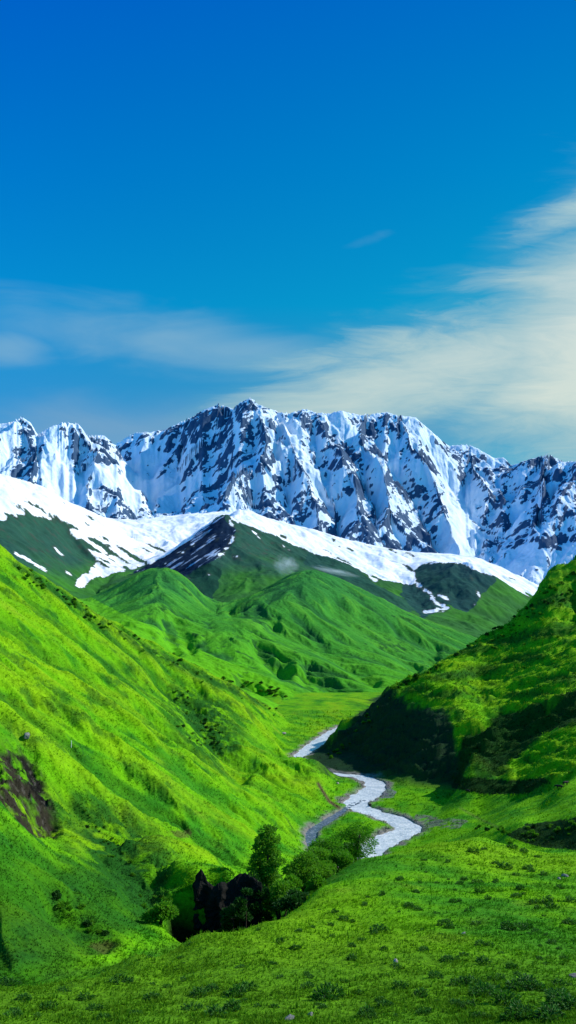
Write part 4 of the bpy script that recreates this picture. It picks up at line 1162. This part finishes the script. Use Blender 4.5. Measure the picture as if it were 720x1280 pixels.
def mid_z(x, y):
    A, Y, Z = MG[0], MG[1], MG[3]
    c = int(np.clip(round((x / y - A[0, 0]) / (A[0, -1] - A[0, 0]) * (A.shape[1] - 1)), 0, A.shape[1] - 1))
    r = int(np.clip(round((math.log(y / Y[0, 0])) / math.log(Y[-1, 0] / Y[0, 0]) * (A.shape[0] - 1)), 0, A.shape[0] - 1))
    return float(Z[r, c])


for px, py in (along([(215, 828), (260, 845), (310, 858), (345, 872)], 26, 5, 4) + along([(330, 855), (350, 872)], 10, 8, 6) + along([(195, 812), (215, 822)], 6, 5, 3)):
    x, y = seen(px, py, MID); put_bush(x, y, mid_z(x, y) - .4, random.uniform(.8, 1.5), 'bush in the row on the far slope beyond the left hillside', 'bushes on the far slope beyond the left hillside')

# ------------------------------------------------------------------ grazing cattle
HIDE = plain_mat('dark hide', (.006, .005, .005), (.02, .015, .012), 4, .7, .01)


def make_cow(name, loc, rz):
    P = [(0, .0, 1.02), (.35, 0, 1.0), (.75, 0, 1.05), (-.4, 0, 1.05), (-.72, 0, 1.08), (1.05, 0, 1.15), (1.3, 0, 1.0), (1.5, 0, .72), (1.58, 0, .5)]
    R = [.34, .35, .3, .34, .24, .2, .15, .15, .09]
    E = [(0, 1), (1, 2), (0, 3), (3, 4), (2, 5), (5, 6), (6, 7), (7, 8)]
    for sx, root in ((.68, 2), (-.62, 4)):
        for sy in (-1, 1):
            i = len(P); back = -.08 if sx < 0 else .03
            P += [(sx, .19 * sy, .82), (sx + back * .3, .2 * sy, .45), (sx + back, .2 * sy, .25), (sx + .02, .2 * sy, .0)]; R += [.15, .085, .06, .075]
            E += [(root, i), (i, i + 1), (i + 1, i + 2), (i + 2, i + 3)]
    i = len(P); P += [(-.93, 0, 1.08), (-1.0, 0, .75), (-1.0, 0, .42)]; R += [.05, .03, .045]; E += [(4, i), (i, i + 1), (i + 1, i + 2)]
    for sy in (-1, 1):
        i = len(P); P += [(1.38, .24 * sy, .98)]; R += [.05]; E += [(6, i)]
    me = bpy.data.meshes.new(name); me.from_pydata(P, E, []); me.materials.append(HIDE)
    o = bpy.data.objects.new(name, me); COL.objects.link(o)
    m = o.modifiers.new('skin', 'SKIN'); sv = me.skin_vertices[0] if me.skin_vertices else None
    if sv is None: me.attributes.new; 
    lay = me.skin_vertices[0].data
    for k, r in enumerate(R): lay[k].radius = (r, r)
    lay[0].use_root = True
    o.modifiers.new('sub', 'SUBSURF').render_levels = 2
    o.location = loc; o.rotation_euler = (0, 0, rz)
    return o


for px, py, rz, lab in ((585.5, 993, 1.9, 'black cow standing alone on the sunny flat beside the shaded bank'), (706.5, 982, .4, 'dark cow grazing on the bright bench at the right edge, the farther one'),
                        (699.5, 987, 2.6, 'smaller looking dark cow grazing on the bright bench, the nearer one')):
    x, y = seen(px, py)
    try: c = make_cow('cow', (x, y, ground_z(x, y)), rz); tag(c, lab, 'cow')
    except Exception as ex: print('cow', ex)

# ------------------------------------------------------------------ marker post on the left hillside
x, y = seen(89, 936); V, Fq = tube([(0, 0, -.4), (.02, 0, .6), (.03, .01, 1.5)], .09, .08, 8)
V2, F2 = tube([(.03, .01, 1.5), (.03, .01, 1.56), (.03, .01, 1.6)], .1, .03, 8)
V, Fq = join([(V, Fq), (V2, F2)])
o = mesh_np('marker_post', V, Fq, plain_mat('whitewash', (.6, .6, .56), (.8, .8, .77), 5, .8, .01)); o.location = (x, y, ground_z(x, y))
tag(o, 'short white marker post on the bright slope of the left hillside', 'post')


# ------------------------------------------------------------------ wisps of mist over the middle hills
def mist(name, px, py, y, rx, ry, rz, dens, tilt, lab):
    import bmesh
    bm = bmesh.new(); bmesh.ops.create_icosphere(bm, subdivisions=3, radius=1)
    V = np.array([v.co[:] for v in bm.verts]); Fq = np.array([[v.index for v in f.verts] for f in bm.faces]); bm.free()
    t = NT(name)
    co = t.n('ShaderNodeTexCoord').outputs['Object']
    ln = t.n('ShaderNodeVectorMath', operation='LENGTH'); t.l(co, ln.inputs[0])
    nz = t.noise(co, 1.7, 4, .6)
    f = t.math('MULTIPLY', t.maprange(ln.outputs['Value'], .15, 1, 1, 0), t.maprange(nz, .42, .7, 0, 1))
    v = t.n('ShaderNodeVolumePrincipled'); v.inputs['Color'].default_value = (.95, .97, 1, 1); t.l(t.math('MULTIPLY', f, dens), v.inputs['Density'])
    oo = t.n('ShaderNodeOutputMaterial'); t.l(v.outputs[0], oo.inputs['Volume'])
    o = mesh_np(name, V, Fq, t.m); o.location = spot(px, py, y); o.scale = (rx, ry, rz); o.rotation_euler = (0, tilt, 0)
    tag(o, lab, 'mist', None, 'stuff')


mist('mist', 357, 706, 1750, 34, 24, 26, .07, .2, 'faint white mist rising from the ridge between the green hills')
mist('mist', 418, 714, 1700, 62, 20, 8, .09, .22, 'thin streak of white mist lying along the green hill crest')

# ------------------------------------------------------------------ grass: nobody could count it
def build_grass(n=170000):
    A, Y, X, Z, PX, PY = (NEAR[k] for k in ('A', 'Y', 'X', 'Z', 'PX', 'PY'))
    low = np.minimum.accumulate(PY, 0)
    area = np.zeros_like(PY); area[1:] = np.clip(low[:-1] - PY[1:], 0, 3)
    dens = area * (1 - .45 * NEAR['ml']) * (NEAR['near_r'] > 1.0) * (1 - .9 * np.clip(NEAR['cb'] * 1.3, 0, 1)) * (1 - .85 * np.clip(NEAR['sb'] * 1.5, 0, 1)) * (Y < 520) * (PY < 1330)
    clump = .35 + 1.3 * sstep(-.25, .45, fbm(X / 3.5, Y / 3.5, 4, 600) + .5 * fbm(X / 20, Y / 20, 3, 601))
    p = (dens * clump).ravel(); p /= p.sum()
    rng = np.random.default_rng(5)
    idx = rng.choice(len(p), n, p=p)
    P = np.stack([X.ravel()[idx], Y.ravel()[idx], Z.ravel()[idx]], 1)
    y = P[:, 1]
    P[:, 0] += rng.normal(size=n) * y * .0012; P[:, 1] += rng.normal(size=n) * y * .001
    h = (.055 + y * .0009) * rng.uniform(.5, 1.7, n) * (1 + .9 * (rng.random(n) < .12) * (1 - NEAR['ml'].ravel()[idx]))
    C = NEAR['c'].reshape(-1, 3)[idx] * (1 + (rng.uniform(.72, 1.22, (n, 1)) - 1) * (1 - .5 * NEAR['ml'].ravel()[idx][:, None])) * np.array([1, 1, 1])
    V = []; 
    for b in range(4):
        t_ = rng.random(n) * 6.283; lean = rng.uniform(.15, .9, n)
        d = np.c_[np.cos(t_), np.sin(t_), np.zeros(n)]; s_ = np.c_[-np.sin(t_), np.cos(t_), np.zeros(n)]
        w = h * rng.uniform(.12, .26, n)
        r0 = P + d * (h * .12)[:, None] - np.array([0, 0, .03])
        V.append(np.stack([r0 - s_ * w[:, None], r0 + s_ * w[:, None], P + d * (h * lean)[:, None] + np.c_[np.zeros((n, 2)), h * rng.uniform(.7, 1.1, n)]], 1))
    V = np.concatenate(V).reshape(-1, 3); Fq = np.arange(len(V)).reshape(-1, 3)
    t = NT('grass blades'); at = t.n('ShaderNodeAttribute', attribute_name='cover').outputs['Color']
    b = t.bsdf(at, .7, None, .1); tr = t.n('ShaderNodeBsdfTranslucent'); t.l(at, tr.inputs[0])
    mx = t.n('ShaderNodeMixShader'); mx.inputs[0].default_value = .4; t.l(b.outputs[0], mx.inputs[1]); t.l(tr.outputs[0], mx.inputs[2])
    o = mesh_np('grass', V, Fq, t.out(mx.outputs[0]), False, {'cover': np.tile(np.repeat(C, 3, 0), (4, 1))})
    tag(o, 'short green grass covering the meadow, the hillsides and the river flats', 'grass', None, 'stuff')


build_grass()
